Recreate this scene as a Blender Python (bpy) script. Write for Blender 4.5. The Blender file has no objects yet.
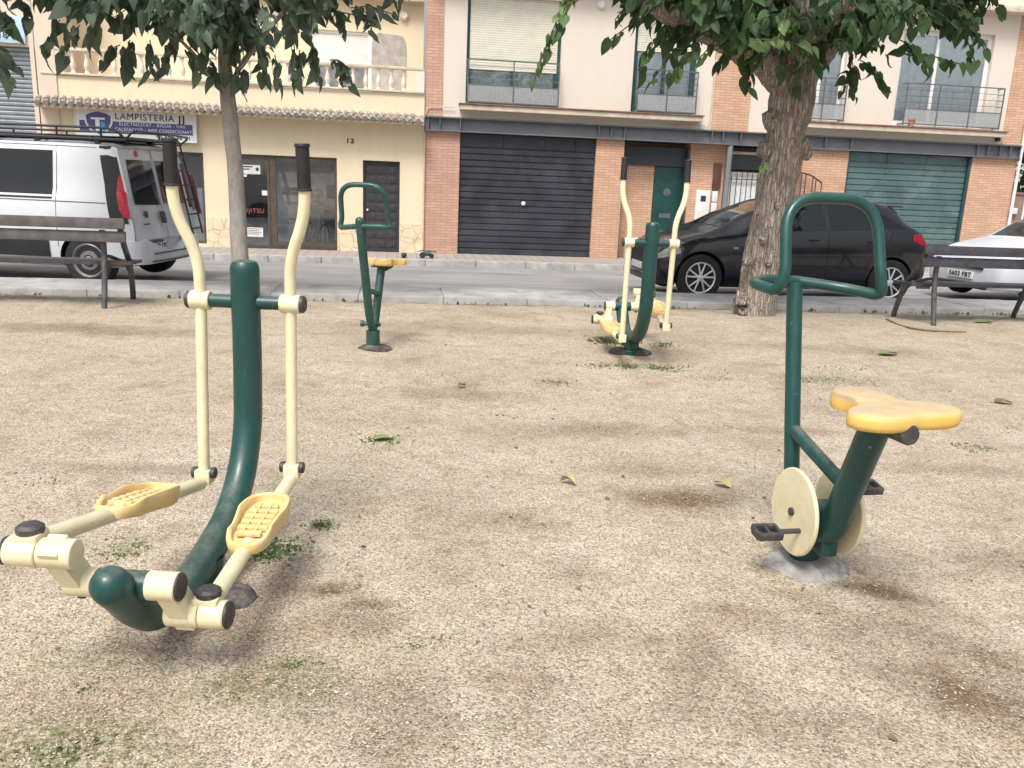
import bpy, bmesh, math, random
from mathutils import Vector, Matrix, noise
R = math.radians
random.seed(7)
scene = bpy.context.scene
COL = scene.collection
V = Vector

# ------------------------------------------------------------------ camera
EYE = 1.45
PITCH, ROLL = 13.6, 2.35
cam_d = bpy.data.cameras.new('camera'); cam = bpy.data.objects.new('camera', cam_d); COL.objects.link(cam)
cam_d.sensor_width = 36; cam_d.lens = 850/1024*36; cam_d.clip_end = 900; cam_d.clip_start = .05
fw = V((0, math.cos(R(PITCH)), -math.sin(R(PITCH)))); r0 = V((1, 0, 0)); u0 = r0.cross(fw)
rt = math.cos(R(ROLL))*r0 + math.sin(R(ROLL))*u0; up = rt.cross(fw)
cam.matrix_world = Matrix(((rt.x, up.x, -fw.x, 0), (rt.y, up.y, -fw.y, 0), (rt.z, up.z, -fw.z, EYE), (0, 0, 0, 1)))
scene.camera = cam

def at(x, y, Y):
    d = fw + rt*((x-512)/850) - up*((y-384)/850)
    return V((0, 0, EYE)) + d*(Y/d.y)
def gnd(x, y, z=0):
    d = fw + rt*((x-512)/850) - up*((y-384)/850)
    return V((0, 0, EYE)) + d*((z-EYE)/d.z)

# street frame: s along the facades, off towards the camera
AL = R(8.0)
SD = V((math.cos(AL), math.sin(AL), 0)); ND = V((math.sin(AL), -math.cos(AL), 0))
ORG = V((-2.014, 18.325, 0))
def F(s, off, z=0): return ORG + SD*s + ND*off + V((0, 0, z))

# ------------------------------------------------------------------ helpers
def setp(o, label=None, cat=None, group=None, kind=None):
    if label: o['label'] = label
    if cat: o['category'] = cat
    if group: o['group'] = group
    if kind: o['kind'] = kind
    return o
def empty(name, loc, rz, label, cat, group=None):
    o = bpy.data.objects.new(name, None); COL.objects.link(o)
    o.location = loc; o.rotation_euler = (0, 0, rz); o.empty_display_size = .1
    return setp(o, label, cat, group)
def copy_tree(o, parent=None):
    c = o.copy(); COL.objects.link(c); c.parent = parent
    for ch in list(o.children): copy_tree(ch, c)
    return c

def fillet(pts, r, n=6):
    """rounds the corners of a polyline"""
    pts = [V(p) for p in pts]; out = [pts[0]]
    rr = r if isinstance(r, (list, tuple)) else [r]*len(pts)
    for i in range(1, len(pts)-1):
        a, b, c = pts[i-1], pts[i], pts[i+1]
        d1 = (a-b); d2 = (c-b); l = min(rr[i], d1.length*.49, d2.length*.49)
        p = b+d1.normalized()*l; q = b+d2.normalized()*l
        for k in range(n+1):
            t = k/n; out.append(p*(1-t)**2 + b*2*t*(1-t) + q*t*t)
    out.append(pts[-1]); return out
def crom(pts, n=6):
    pts = [V(p) for p in pts]; P = [pts[0]*2-pts[1]]+pts+[pts[-1]*2-pts[-2]]; out = []
    for i in range(1, len(P)-2):
        a, b, c, d = P[i-1:i+3]
        for k in range(n):
            t = k/n
            out.append(.5*((2*b)+(c-a)*t+(2*a-5*b+4*c-d)*t*t+(3*b-a-3*c+d)*t**3))
    out.append(pts[-1]); return out

class MB:
    def __init__(s): s.bm = bmesh.new(); s.M = Matrix()
    def v(s, p): return s.bm.verts.new(s.M @ V(p))
    def face(s, pts):
        try: return s.bm.faces.new([s.v(p) for p in pts])
        except ValueError: return None
    def box(s, x0, x1, y0, y1, z0, z1, bev=0, M=None, seg=2):
        b = bmesh.new(); bmesh.ops.create_cube(b, size=1)
        for q in b.verts: q.co = V(((x0+x1)/2+q.co.x*(x1-x0), (y0+y1)/2+q.co.y*(y1-y0), (z0+z1)/2+q.co.z*(z1-z0)))
        if bev: bmesh.ops.bevel(b, geom=b.edges[:], offset=bev, segments=seg, affect='EDGES', profile=.6)
        return s.merge(b, M)
    def merge(s, b, M=None):
        T = s.M @ M if M else s.M
        for q in b.verts: q.co = T @ q.co
        me = bpy.data.meshes.new('tmp'); b.to_mesh(me); b.free(); s.bm.from_mesh(me); bpy.data.meshes.remove(me); return s
    def tube(s, pts, r, seg=16, cap='flat', sq=None):
        pts = [V(p) for p in pts]; n = len(pts)
        if not isinstance(r, (list, tuple)): r = [r]*n
        T = []
        for i in range(n):
            a = pts[max(i-1, 0)]; b = pts[min(i+1, n-1)]; T.append((b-a).normalized())
        ref = V((0, 0, 1)) if abs(T[0].z) < .9 else V((0, 1, 0))
        N = T[0].cross(ref).normalized(); rings = []
        pr = []
        if cap == 'dome' or cap == 'dome1':
            for k in range(4, 0, -1): pr.append((0, -math.sin(k*math.pi/8*.98), math.cos(k*math.pi/8*.98)))
        po = []
        if cap == 'dome' or cap == 'dome2':
            for k in range(1, 5): po.append((n-1, math.sin(k*math.pi/8*.98), math.cos(k*math.pi/8*.98)))
        Ns = []
        for i in range(n):
            N = (N - T[i]*N.dot(T[i])).normalized(); Ns.append(N.copy())
        def ring(i, off, sc):
            B = T[i].cross(Ns[i]); c = pts[i]+T[i]*off*r[i]
            k2 = sq or 1
            return [s.v(c+(Ns[i]*math.cos(2*math.pi*j/seg)+B*math.sin(2*math.pi*j/seg)*k2)*r[i]*sc) for j in range(seg)]
        for i, o, c in pr: rings.append(ring(i, o, c))
        for i in range(n): rings.append(ring(i, 0, 1))
        for i, o, c in po: rings.append(ring(i, o, c))
        for a, b in zip(rings, rings[1:]):
            for j in range(seg): s.bm.faces.new((a[j], a[(j+1) % seg], b[(j+1) % seg], b[j]))
        if cap != 'none':
            s.bm.faces.new(rings[0][::-1]); s.bm.faces.new(rings[-1])
        return s
    def cyl(s, p0, p1, r0, r1=None, seg=16, bev=0):
        p0, p1 = V(p0), V(p1); r1 = r0 if r1 is None else r1
        if bev:
            d = (p1-p0).normalized()*bev
            return s.tube([p0, p0+d, p1-d, p1], [r0-bev, r0, r1, r1-bev], seg)
        return s.tube([p0, p1], [r0, r1], seg)
    def prism(s, poly, to3, h0, h1):
        """poly: list of 2D points; to3(a,b,h) -> 3D point"""
        A = [s.v(to3(a, b, h0)) for a, b in poly]; B = [s.v(to3(a, b, h1)) for a, b in poly]; n = len(poly)
        s.bm.faces.new(A[::-1]); s.bm.faces.new(B)
        for i in range(n): s.bm.faces.new((A[i], A[(i+1) % n], B[(i+1) % n], B[i]))
        return s
    def lathe(s, prof, c, ax, seg=32):
        """prof: (radius, along axis) pairs"""
        c = V(c); ax = V(ax).normalized(); ref = V((0, 0, 1)) if abs(ax.z) < .9 else V((1, 0, 0))
        N = ax.cross(ref).normalized(); B = ax.cross(N); rings = []
        for r, h in prof:
            rings.append([s.v(c+ax*h+(N*math.cos(2*math.pi*j/seg)+B*math.sin(2*math.pi*j/seg))*max(r, 1e-4)) for j in range(seg)])
        for a, b in zip(rings, rings[1:]):
            for j in range(seg): s.bm.faces.new((a[j], a[(j+1) % seg], b[(j+1) % seg], b[j]))
        s.bm.faces.new(rings[0][::-1]); s.bm.faces.new(rings[-1]); return s
    def blob(s, c, r, sub=2, amp=.15, sc=None, seed=0):
        b = bmesh.new(); bmesh.ops.create_icosphere(b, subdivisions=sub, radius=1)
        sc = sc or (1, 1, 1)
        for q in b.verts:
            k = 1+amp*noise.noise(q.co*1.7+V((seed*3.1, seed, 0)))*2
            q.co = V(c)+V((q.co.x*sc[0], q.co.y*sc[1], q.co.z*sc[2]))*r*k
        return s.merge(b)
    def build(s, name, mat, parent=None, smooth=True, ang=35, recalc=True):
        if recalc: bmesh.ops.recalc_face_normals(s.bm, faces=s.bm.faces[:])
        me = bpy.data.meshes.new(name); s.bm.to_mesh(me); s.bm.free()
        me.materials.append(mat)
        if smooth:
            me.shade_smooth(); me.set_sharp_from_angle(angle=R(ang))
        o = bpy.data.objects.new(name, me); COL.objects.link(o); o.parent = parent
        return o
def thing(mb, name, mat, label, cat, group=None, kind=None, **k):
    return setp(mb.build(name, mat, None, **k), label, cat, group, kind)
def struct(mb, name, mat, label=None, **k):
    return setp(mb.build(name, mat, None, **k), label or None, None, None, 'structure')

# ------------------------------------------------------------------ materials
def srgb(r, g, b):
    f = lambda c: (c/255/12.92) if c/255 <= .04045 else ((c/255+.055)/1.055)**2.4
    return (f(r), f(g), f(b), 1)
class NT:
    def __init__(s, name):
        s.m = bpy.data.materials.new(name); s.m.use_nodes = True; s.t = s.m.node_tree
        s.b = s.t.nodes['Principled BSDF']; s.out = s.t.nodes['Material Output']; s.tc = None
    def n(s, typ, **k):
        x = s.t.nodes.new(typ)
        for a, b in k.items():
            if a in x.inputs.keys(): x.inputs[a].default_value = b
            else: setattr(x, a, b)
        return x
    def l(s, a, b): s.t.links.new(a, b)
    def obj(s):
        if not s.tc: s.tc = s.n('ShaderNodeTexCoord')
        return s.tc.outputs['Object']
    def noise(s, scale, detail=3, vec=None, rough=.5):
        x = s.n('ShaderNodeTexNoise'); x.inputs['Scale'].default_value = scale; x.inputs['Detail'].default_value = detail; x.inputs['Roughness'].default_value = rough
        s.l(vec or s.obj(), x.inputs['Vector']); return x.outputs['Fac']
    def ramp(s, fac, a, b, ca=(0, 0, 0, 1), cb=(1, 1, 1, 1)):
        x = s.n('ShaderNodeValToRGB'); e = x.color_ramp.elements
        e[0].position = a; e[1].position = b; e[0].color = ca; e[1].color = cb
        s.l(fac, x.inputs['Fac']); return x.outputs['Color']
    def mix(s, fac, a, b, mode='MIX'):
        x = s.n('ShaderNodeMix', data_type='RGBA', blend_type=mode)
        for i, w in ((0, fac), (6, a), (7, b)):
            if isinstance(w, (float, int, tuple)): x.inputs[i].default_value = w
            else: s.l(w, x.inputs[i])
        return x.outputs[2]
    def math(s, op, a, b=0.0):
        x = s.n('ShaderNodeMath', operation=op)
        for i, w in ((0, a), (1, b)):
            if isinstance(w, (float, int)): x.inputs[i].default_value = w
            else: s.l(w, x.inputs[i])
        return x.outputs[0]
    def bump(s, h, strength=.3, dist=.01, nrm=None):
        x = s.n('ShaderNodeBump'); x.inputs['Strength'].default_value = strength; x.inputs['Distance'].default_value = dist
        s.l(h, x.inputs['Height'])
        if nrm: s.l(nrm, x.inputs['Normal'])
        s.l(x.outputs['Normal'], s.b.inputs['Normal']); return x.outputs['Normal']
    def col(s, c):
        if isinstance(c, tuple): s.b.inputs['Base Color'].default_value = c
        else: s.l(c, s.b.inputs['Base Color'])
    def rgh(s, c):
        if isinstance(c, float): s.b.inputs['Roughness'].default_value = c
        else: s.l(c, s.b.inputs['Roughness'])

def simple(name, c, rough=.5, metal=0, var=.12, scale=6, bump=0, bscale=60, dirt=None, coat=0, spec=.5):
    t = NT(name); dark = tuple([x*(1-var) for x in c[:3]]+[1]); lite = tuple([min(1, x*(1+var)) for x in c[:3]]+[1])
    col = t.ramp(t.noise(scale, 5, rough=.6), .35, .65, dark, lite)
    if dirt:
        dc, amt, ds = dirt
        m = t.ramp(t.noise(ds, 6, rough=.7), .5, .72)
        col = t.mix(t.math('MULTIPLY', m, amt), col, dc)
    t.col(col); t.b.inputs['Metallic'].default_value = metal; t.b.inputs['Specular IOR Level'].default_value = spec
    t.rgh(t.ramp(t.noise(scale*2, 4), .3, .7, (rough*.8,)*3+(1,), (min(1, rough*1.2),)*3+(1,)))
    if coat: t.b.inputs['Coat Weight'].default_value = coat; t.b.inputs['Coat Roughness'].default_value = .06
    if bump: t.bump(t.noise(bscale, 4), bump, .004)
    return t.m

M = {}
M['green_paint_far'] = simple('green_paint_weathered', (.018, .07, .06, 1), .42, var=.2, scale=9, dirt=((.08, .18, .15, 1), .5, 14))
def painted(name, c, rough, fade, chip, grime, coat, dust=.5):
    t = NT(name)
    col = t.ramp(t.noise(5, 5, rough=.6), .32, .68, tuple(x*.88 for x in c[:3])+(1,), tuple(min(1, x*1.12) for x in c[:3])+(1,))
    col = t.mix(t.math('MULTIPLY', t.ramp(t.noise(2.6, 6, rough=.7), .5, .75), .55), col, fade)
    mp = t.n('ShaderNodeMapping'); mp.inputs['Scale'].default_value = (60, 60, 9); t.l(t.obj(), mp.inputs['Vector'])
    col = t.mix(t.math('MULTIPLY', t.ramp(t.noise(1.0, 4, mp.outputs['Vector'], .7), .60, .68), .5), col, fade)     # fine scratches
    col = t.mix(t.math('MULTIPLY', t.ramp(t.noise(13, 6, rough=.8), .55, .75), .5), col, grime)
    ch = t.ramp(t.noise(34, 4, rough=.6), .715, .73)
    col = t.mix(ch, col, chip)
    ge = t.n('ShaderNodeNewGeometry'); sz = t.n('ShaderNodeSeparateXYZ'); t.l(ge.outputs['Normal'], sz.inputs[0])
    du = t.math('MULTIPLY', t.ramp(sz.outputs['Z'], .55, 1.0), t.ramp(t.noise(16, 6, rough=.75), .35, .7))     # dust settled on upward faces
    col = t.mix(t.math('MULTIPLY', du, dust), col, (.34, .30, .23, 1)); t.col(col)
    t.rgh(t.ramp(t.noise(9, 5), .3, .7, (rough*.75,)*3+(1,), (rough*1.35,)*3+(1,)))
    t.b.inputs['Coat Weight'].default_value = coat; t.b.inputs['Coat Roughness'].default_value = .12
    t.bump(t.noise(38, 4), .10, .004); return t.m
M['green_paint'] = painted('green_paint', (.006, .055, .052, 1), .38, (.026, .10, .09, 1), (.16, .19, .16, 1), (.015, .05, .045, 1), .15, .45)
M['cream_paint'] = painted('cream_paint', (.76, .69, .46, 1), .45, (.66, .62, .47, 1), (.24, .15, .09, 1), (.46, .41, .29, 1), .08)
M['yellow_plastic'] = simple('yellow_plastic', (.74, .54, .24, 1), .65, var=.08, scale=7, bump=.2, bscale=120, dirt=((.62, .50, .37, 1), .9, 7))
M['seat_plastic'] = simple('seat_plastic', (.82, .55, .15, 1), .45, var=.07, scale=8, bump=.15, bscale=90, dirt=((.62, .45, .26, 1), .75, 9))
def mat_seat():
    t = NT('saddle_plastic')
    sp = t.n('ShaderNodeSeparateXYZ'); t.l(t.obj(), sp.inputs[0])
    n = t.math('ADD', sp.outputs['Z'], t.math('MULTIPLY', t.math('SUBTRACT', t.noise(9, 5), .5), .02))
    worn = t.ramp(n, .758, .774)      # the top has gone pale from use
    c = t.mix(worn, t.ramp(t.noise(8, 4), .3, .7, (.72, .46, .11, 1), (.74, .51, .17, 1)), t.ramp(t.noise(14, 6, rough=.7), .35, .7, (.54, .42, .24, 1), (.42, .34, .24, 1)))
    t.col(c); t.b.inputs['Roughness'].default_value = .65; t.bump(t.noise(90, 4), .2, .004); return t.m
M['seat_plastic'] = mat_seat()
M['black_plastic'] = simple('black_plastic', (.04, .039, .043, 1), .55, var=.3, bump=.15, dirt=((.20, .18, .15, 1), .5, 20), bscale=150)
M['grip_rubber'] = simple('grip_rubber', (.018, .018, .02, 1), .6, var=.25, bump=.2, bscale=150)
M['concrete_dark'] = simple('concrete_dark', (.055, .05, .052, 1), .85, var=.4, scale=12, bump=.9, bscale=40, dirt=((.3, .27, .23, 1), .7, 16))
M['concrete_pad'] = simple('concrete_pad', (.33, .32, .305, 1), .85, var=.3, scale=14, bump=1, bscale=50, dirt=((.12, .115, .12, 1), 1.0, 15))
M['bench_wood'] = simple('bench_wood', (.088, .078, .078, 1), .65, var=.3, scale=10, bump=.4, bscale=50)
M['bench_wood_dark'] = simple('bench_wood_dark', (.045, .045, .057, 1), .5, var=.3, scale=10, bump=.3, bscale=50)
M['bench_metal'] = simple('bench_metal', (.10, .10, .105, 1), .5, metal=.3, var=.3, scale=15, bump=.2)
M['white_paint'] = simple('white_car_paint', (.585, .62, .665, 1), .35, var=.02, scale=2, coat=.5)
M['black_car'] = simple('black_car_paint', (.006, .007, .014, 1), .28, var=.1, scale=2, coat=.75, spec=.4)
M['glass_dark'] = simple('dark_car_glass', (.022, .026, .03, 1), .03, var=.1, scale=1.5, spec=1.0)
M['tyre'] = simple('tyre_rubber', (.02, .02, .02, 1), .85, var=.2, bump=.2)
M['alloy'] = simple('alloy_rim', (.74, .74, .76, 1), .35, metal=.3, var=.1)
M['steel_rim'] = simple('steel_rim', (.20, .20, .21, 1), .45, metal=.3, var=.15)
M['dark_void'] = simple('dark_underbody', (.008, .008, .009, 1), .9)
M['red_lens'] = simple('red_lens', (.75, .02, .05, 1), .15, var=.15, scale=25, coat=.8)
M['clear_lens'] = simple('clear_lens', (.62, .62, .58, 1), .12, var=.25, scale=30, coat=1)
M['trim_grey'] = simple('grey_trim', (.055, .06, .066, 1), .5, var=.1)
M['rack_black'] = simple('rack_black', (.02, .022, .03, 1), .4, var=.2)
M['plate_white'] = simple('plate_white', (.75, .75, .74, 1), .35, var=.04)
M['ink'] = simple('ink_black', (.03, .03, .035, 1), .5)
M['ladder_red'] = simple('ladder_red', (.09, .022, .03, 1), .5)
M['asphalt'] = None

# --- setting materials
def mat_ground():
    t = NT('gravelly_sand')
    a = t.n('ShaderNodeAttribute', attribute_name='stain'); g = t.n('ShaderNodeAttribute', attribute_name='moss')
    big = t.noise(.9, 6, rough=.6); mid = t.noise(7, 6, rough=.65); fine = t.noise(160, 3, rough=.7)
    vo = t.n('ShaderNodeTexVoronoi'); vo.inputs['Scale'].default_value = 155; t.l(t.obj(), vo.inputs['Vector'])
    vo2 = t.n('ShaderNodeTexVoronoi'); vo2.inputs['Scale'].default_value = 42; t.l(t.obj(), vo2.inputs['Vector'])
    sep = t.n('ShaderNodeSeparateColor'); t.l(vo.outputs['Color'], sep.inputs[0])
    sep2 = t.n('ShaderNodeSeparateColor'); t.l(vo2.outputs['Color'], sep2.inputs[0])
    base = t.ramp(big, .3, .72, (.46, .395, .315, 1), (.585, .525, .44, 1))
    base = t.mix(t.ramp(mid, .48, .72), base, (.44, .365, .27, 1))
    pa = t.math('MULTIPLY', t.ramp(t.noise(2.3, 8, rough=.72), .52, .66), .5)
    base = t.mix(pa, base, (.33, .26, .18, 1))
    sm = t.math('MULTIPLY', t.ramp(t.noise(17, 6, rough=.8), .60, .70), .6)
    base = t.mix(sm, base, (.30, .235, .165, 1))
    x = t.n('ShaderNodeValToRGB'); el = x.color_ramp.elements     # grain colours
    el[0].position = 0; el[0].color = (.36, .32, .28, 1); el[1].position = 1; el[1].color = (1.38, 1.36, 1.33, 1)
    for p, c in ((.14, (.62, .58, .53, 1)), (.5, (.95, .93, .91, 1)), (.84, (1.2, 1.19, 1.17, 1))):
        e = el.new(p); e.color = c
    t.l(sep.outputs[0], x.inputs['Fac'])
    grain = t.mix(.85, (1, 1, 1, 1), x.outputs['Color'])
    big_gr = t.ramp(sep2.outputs[1], .93, .97, (1, 1, 1, 1), (.86, .84, .82, 1))
    col = t.mix(1.0, t.mix(1.0, base, grain, 'MULTIPLY'), big_gr, 'MULTIPLY')
    st = t.math('MULTIPLY', a.outputs['Fac'], t.ramp(t.noise(24, 5, rough=.7), .15, .5))
    col = t.mix(st, col, t.mix(1.0, (.17, .115, .075, 1), grain, 'MULTIPLY'))
    ms = t.math('MULTIPLY', g.outputs['Fac'], t.ramp(t.noise(38, 5, rough=.75), .42, .62))
    col = t.mix(ms, col, t.mix(1.0, (.14, .16, .06, 1), grain, 'MULTIPLY'))
    t.col(col); t.b.inputs['Roughness'].default_value = .95; t.b.inputs['Specular IOR Level'].default_value = .15
    dist = t.math('SUBTRACT', 1.0, t.math('MULTIPLY', vo.outputs['Distance'], 1.0))
    h = t.math('ADD', t.math('MULTIPLY', dist, .55), t.math('ADD', t.math('MULTIPLY', sep.outputs[1], .5), t.math('MULTIPLY', fine, .4)))
    n1 = t.bump(h, .9, .007)
    h2 = t.noise(14, 6, rough=.7)
    t.bump(h2, .55, .03, n1)
    return t.m
M['sand'] = mat_ground()
def mat_road():
    t = NT('asphalt')
    mp = t.n('ShaderNodeMapping'); mp.inputs['Rotation'].default_value = (0, 0, -AL); mp.inputs['Scale'].default_value = (.25, 2.2, 1); t.l(t.obj(), mp.inputs['Vector'])
    streak = t.noise(1.6, 6, mp.outputs['Vector'], .65)
    c = t.ramp(streak, .35, .68, (.215, .212, .215, 1), (.33, .325, .32, 1))
    c = t.mix(t.math('MULTIPLY', t.ramp(t.noise(.8, 5), .48, .6), .4), c, (.16, .158, .16, 1))
    c = t.mix(t.math('MULTIPLY', t.ramp(t.noise(110, 3), .5, .7), .35), c, (.40, .39, .38, 1))
    t.col(c); t.b.inputs['Roughness'].default_value = .85; t.bump(t.noise(130, 3), .4, .004)
    return t.m
M['asphalt'] = mat_road()
M['kerb'] = simple('kerb_concrete', (.40, .395, .385, 1), .85, var=.18, scale=3, bump=.5, bscale=60, dirt=((.20, .19, .17, 1), .6, 5))
def mat_paving():
    t = NT('pavement_tiles')
    mp = t.n('ShaderNodeMapping'); mp.inputs['Rotation'].default_value = (0, 0, -AL); t.l(t.obj(), mp.inputs['Vector'])
    br = t.n('ShaderNodeTexBrick', offset=0.0); br.inputs['Scale'].default_value = 1; br.inputs['Brick Width'].default_value = .2; br.inputs['Row Height'].default_value = .2
    br.inputs['Mortar Size'].default_value = .008
    br.inputs['Color1'].default_value = (.31, .29, .27, 1); br.inputs['Color2'].default_value = (.36, .33, .30, 1); br.inputs['Mortar'].default_value = (.16, .15, .14, 1)
    t.l(mp.outputs['Vector'], br.inputs['Vector'])
    c = t.mix(t.math('MULTIPLY', t.ramp(t.noise(1.3, 5), .45, .65), .5), br.outputs['Color'], (.36, .27, .23, 1))
    t.col(c); t.b.inputs['Roughness'].default_value = .85; return t.m
M['paving'] = mat_paving()
def mat_brick(name, c1, c2, mo, rh=.055, bw=.24):
    t = NT(name)
    s = t.n('ShaderNodeSeparateXYZ'); t.l(t.obj(), s.inputs[0])
    cb = t.n('ShaderNodeCombineXYZ'); t.l(t.math('ADD', s.outputs['X'], s.outputs['Y']), cb.inputs['X']); t.l(s.outputs['Z'], cb.inputs['Y'])
    br = t.n('ShaderNodeTexBrick'); br.inputs['Scale'].default_value = 1; br.inputs['Brick Width'].default_value = bw; br.inputs['Row Height'].default_value = rh
    br.inputs['Mortar Size'].default_value = .007; br.inputs['Mortar Smooth'].default_value = .3; br.inputs['Bias'].default_value = .1
    br.inputs['Color1'].default_value = c1; br.inputs['Color2'].default_value = c2; br.inputs['Mortar'].default_value = mo
    t.l(cb.outputs[0], br.inputs['Vector'])
    c = t.mix(t.math('MULTIPLY', t.ramp(t.noise(2.0, 5), .42, .7), .3), br.outputs['Color'], tuple(x*.62 for x in c1[:3])+(1,))
    c = t.mix(t.math('MULTIPLY', t.ramp(t.noise(9, 5), .52, .75), .35), c, tuple(min(1, x*1.35) for x in mo[:3])+(1,))
    t.col(c); t.b.inputs['Roughness'].default_value = .85
    t.bump(br.outputs['Fac'], -.6, .006); return t.m
M['brick'] = mat_brick('pale_brick', (.56, .33, .215, 1), (.66, .415, .285, 1), (.36, .24, .18, 1))
M['brick_pink'] = mat_brick('pink_brick', (.50, .29, .215, 1), (.60, .36, .275, 1), (.35, .23, .19, 1), .06)
M['brick_dark'] = mat_brick('brown_brick', (.27, .16, .13, 1), (.32, .2, .16, 1), (.25, .2, .18, 1), .06)
def mat_stucco(name, c, streak=.25, sc=1.2):
    t = NT(name)
    mp = t.n('ShaderNodeMapping'); mp.inputs['Scale'].default_value = (3.5, 3.5, .35); t.l(t.obj(), mp.inputs['Vector'])
    st = t.ramp(t.noise(1.3, 6, mp.outputs['Vector'], .6), .42, .75)
    d = tuple(x*.74 for x in c[:3])+(1,)
    col = t.mix(t.math('MULTIPLY', st, streak), c, d)
    col = t.mix(t.math('MULTIPLY', t.ramp(t.noise(sc, 5), .4, .7), .25), col, tuple(x*.86 for x in c[:3])+(1,))
    t.col(col); t.b.inputs['Roughness'].default_value = .9; t.bump(t.noise(60, 4), .25, .004); return t.m
M['yellow_wall'] = mat_stucco('warm_cream_render', (.79, .68, .50, 1))
M['cream_wall'] = mat_stucco('pale_cream_render', (.70, .635, .56, 1), .12)
M['white_wall'] = mat_stucco('pale_pinkish_render', (.72, .60, .49, 1))
M['grey_patch'] = simple('bare_cement', (.40, .385, .35, 1), .9, var=.2, scale=5, bump=.6, bscale=30)
def mat_crazy():
    t = NT('cracked_stone_cladding')
    vo = t.n('ShaderNodeTexVoronoi', feature='DISTANCE_TO_EDGE'); vo.inputs['Scale'].default_value = 4.5; t.l(t.obj(), vo.inputs['Vector'])
    e = t.ramp(vo.outputs['Distance'], .012, .03)
    c = t.ramp(t.noise(4, 5), .35, .65, (.74, .58, .41, 1), (.80, .66, .49, 1))
    t.col(t.mix(e, (.52, .40, .29, 1), c)); t.b.inputs['Roughness'].default_value = .8; t.bump(e, .6, .008); return t.m
M['crazy'] = mat_crazy()
M['tile'] = simple('roof_tile', (.31, .275, .24, 1), .85, var=.3, scale=4, bump=.5, bscale=30, dirt=((.15, .13, .11, 1), .6, 6))
M['soffit'] = simple('soffit_cream', (.60, .50, .37, 1), .8)
M['baluster'] = simple('baluster_white', (.76, .69, .60, 1), .7, var=.08)
M['beam_steel'] = simple('steel_beam_grey', (.125, .135, .155, 1), .55, var=.12, scale=2, dirt=((.17, .14, .13, 1), .4, 4))
M['garage_navy'] = simple('garage_slats_dark', (.036, .040, .054, 1), .5, var=.25, scale=1.2, dirt=((.085, .085, .09, 1), .5, 2.2))
M['garage_line'] = simple('slat_joint_dark', (.008, .009, .012, 1), .7)
M['garage_teal'] = simple('garage_slats_teal', (.085, .15, .16, 1), .45, var=.2, scale=.9, dirt=((.24, .33, .31, 1), .6, 1.1))
M['door_dark'] = simple('front_door_dark', (.045, .043, .052, 1), .45, var=.15)
M['door_green'] = simple('front_door_green', (.01, .06, .055, 1), .4, var=.15)
M['frame_green'] = simple('window_frame_green', (.02, .065, .068, 1), .4, var=.15)
M['panel_dark'] = simple('portal_panel_dark', (.045, .055, .068, 1), .5)
M['frame_brown'] = simple('shop_frame_bronze', (.12, .095, .075, 1), .4, metal=.3)
M['frame_white'] = simple('window_frame_white', (.75, .76, .77, 1), .4, var=.04)
M['shutter_cream'] = simple('roller_shutter_cream', (.72, .70, .60, 1), .6, var=.05)
M['shutter_white'] = simple('roller_shutter_white', (.78, .77, .76, 1), .6, var=.05)
M['shutter_grey'] = simple('roller_shutter_grey', (.30, .33, .36, 1), .4, metal=.3, var=.1)
M['curtain'] = simple('curtain_pale_blue', (.80, .90, 1.0, 1), .8, var=.10, scale=6)
M['railing'] = simple('railing_grey', (.13, .15, .17, 1), .45, metal=.3)
M['mesh_panel'] = simple('railing_mesh_panel', (.33, .35, .36, 1), .7, var=.35, scale=60)
M['ledge'] = simple('ledge_stone', (.62, .54, .44, 1), .85, var=.12, scale=2, dirt=((.33, .25, .19, 1), .6, 5))
M['ledge_red'] = simple('ledge_terracotta', (.22, .12, .085, 1), .8, var=.3)
M['pipe_grey'] = simple('column_grey', (.19, .205, .215, 1), .5, var=.1)
M['white_box'] = simple('meter_box_white', (.74, .74, .72, 1), .5, var=.05)
M['iron_rust'] = simple('wrought_iron_brown', (.10, .055, .045, 1), .6)
M['terracotta'] = simple('terracotta_pot', (.42, .2, .12, 1), .8)
M['sign_white'] = simple('sign_white', (.76, .76, .78, 1), .4, var=.03)
M['sign_purple'] = simple('sign_purple', (.075, .07, .22, 1), .4, var=.05)
M['sign_cyan'] = simple('sign_cyan', (.05, .32, .68, 1), .4)
M['sign_red'] = simple('sticker_red', (.32, .09, .10, 1), .5)
M['sign_pale_blue'] = simple('sign_pale_blue', (.50, .72, .82, 1), .4)
M['paper'] = simple('paper_white', (.7, .7, .7, 1), .6, var=.05)
M['shop_wall'] = simple('shop_interior_wall', (.84, .86, .88, 1), .8)
M['shop_dark'] = simple('shop_interior_dark', (.06, .065, .07, 1), .6)
M['shop_ceiling'] = simple('shop_interior_ceiling', (.75, .76, .77, 1), .8)
M['stone_display'] = simple('display_board_stone', (.36, .33, .28, 1), .8, var=.5, scale=14)
M['radiator'] = simple('radiator_white', (.70, .76, .74, 1), .4)
def mat_glass(name, tint, a):
    t = NT(name); t.b.inputs['Base Color'].default_value = tint; t.b.inputs['Roughness'].default_value = .04
    tr = t.n('ShaderNodeBsdfTransparent'); tr.inputs['Color'].default_value = (.975, .985, .99, 1)
    gl = t.n('ShaderNodeBsdfGlossy'); gl.inputs['Roughness'].default_value = .03; gl.inputs['Color'].default_value = (.9, .93, .96, 1)
    fr = t.n('ShaderNodeFresnel'); fr.inputs['IOR'].default_value = 1.5
    mx = t.n('ShaderNodeMixShader'); f = t.math('ADD', t.math('MULTIPLY', fr.outputs[0], 1.0), a)
    t.l(f, mx.inputs[0]); t.l(tr.outputs[0], mx.inputs[1]); t.l(gl.outputs[0], mx.inputs[2]); t.l(mx.outputs[0], t.out.inputs['Surface'])
    return t.m
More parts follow.
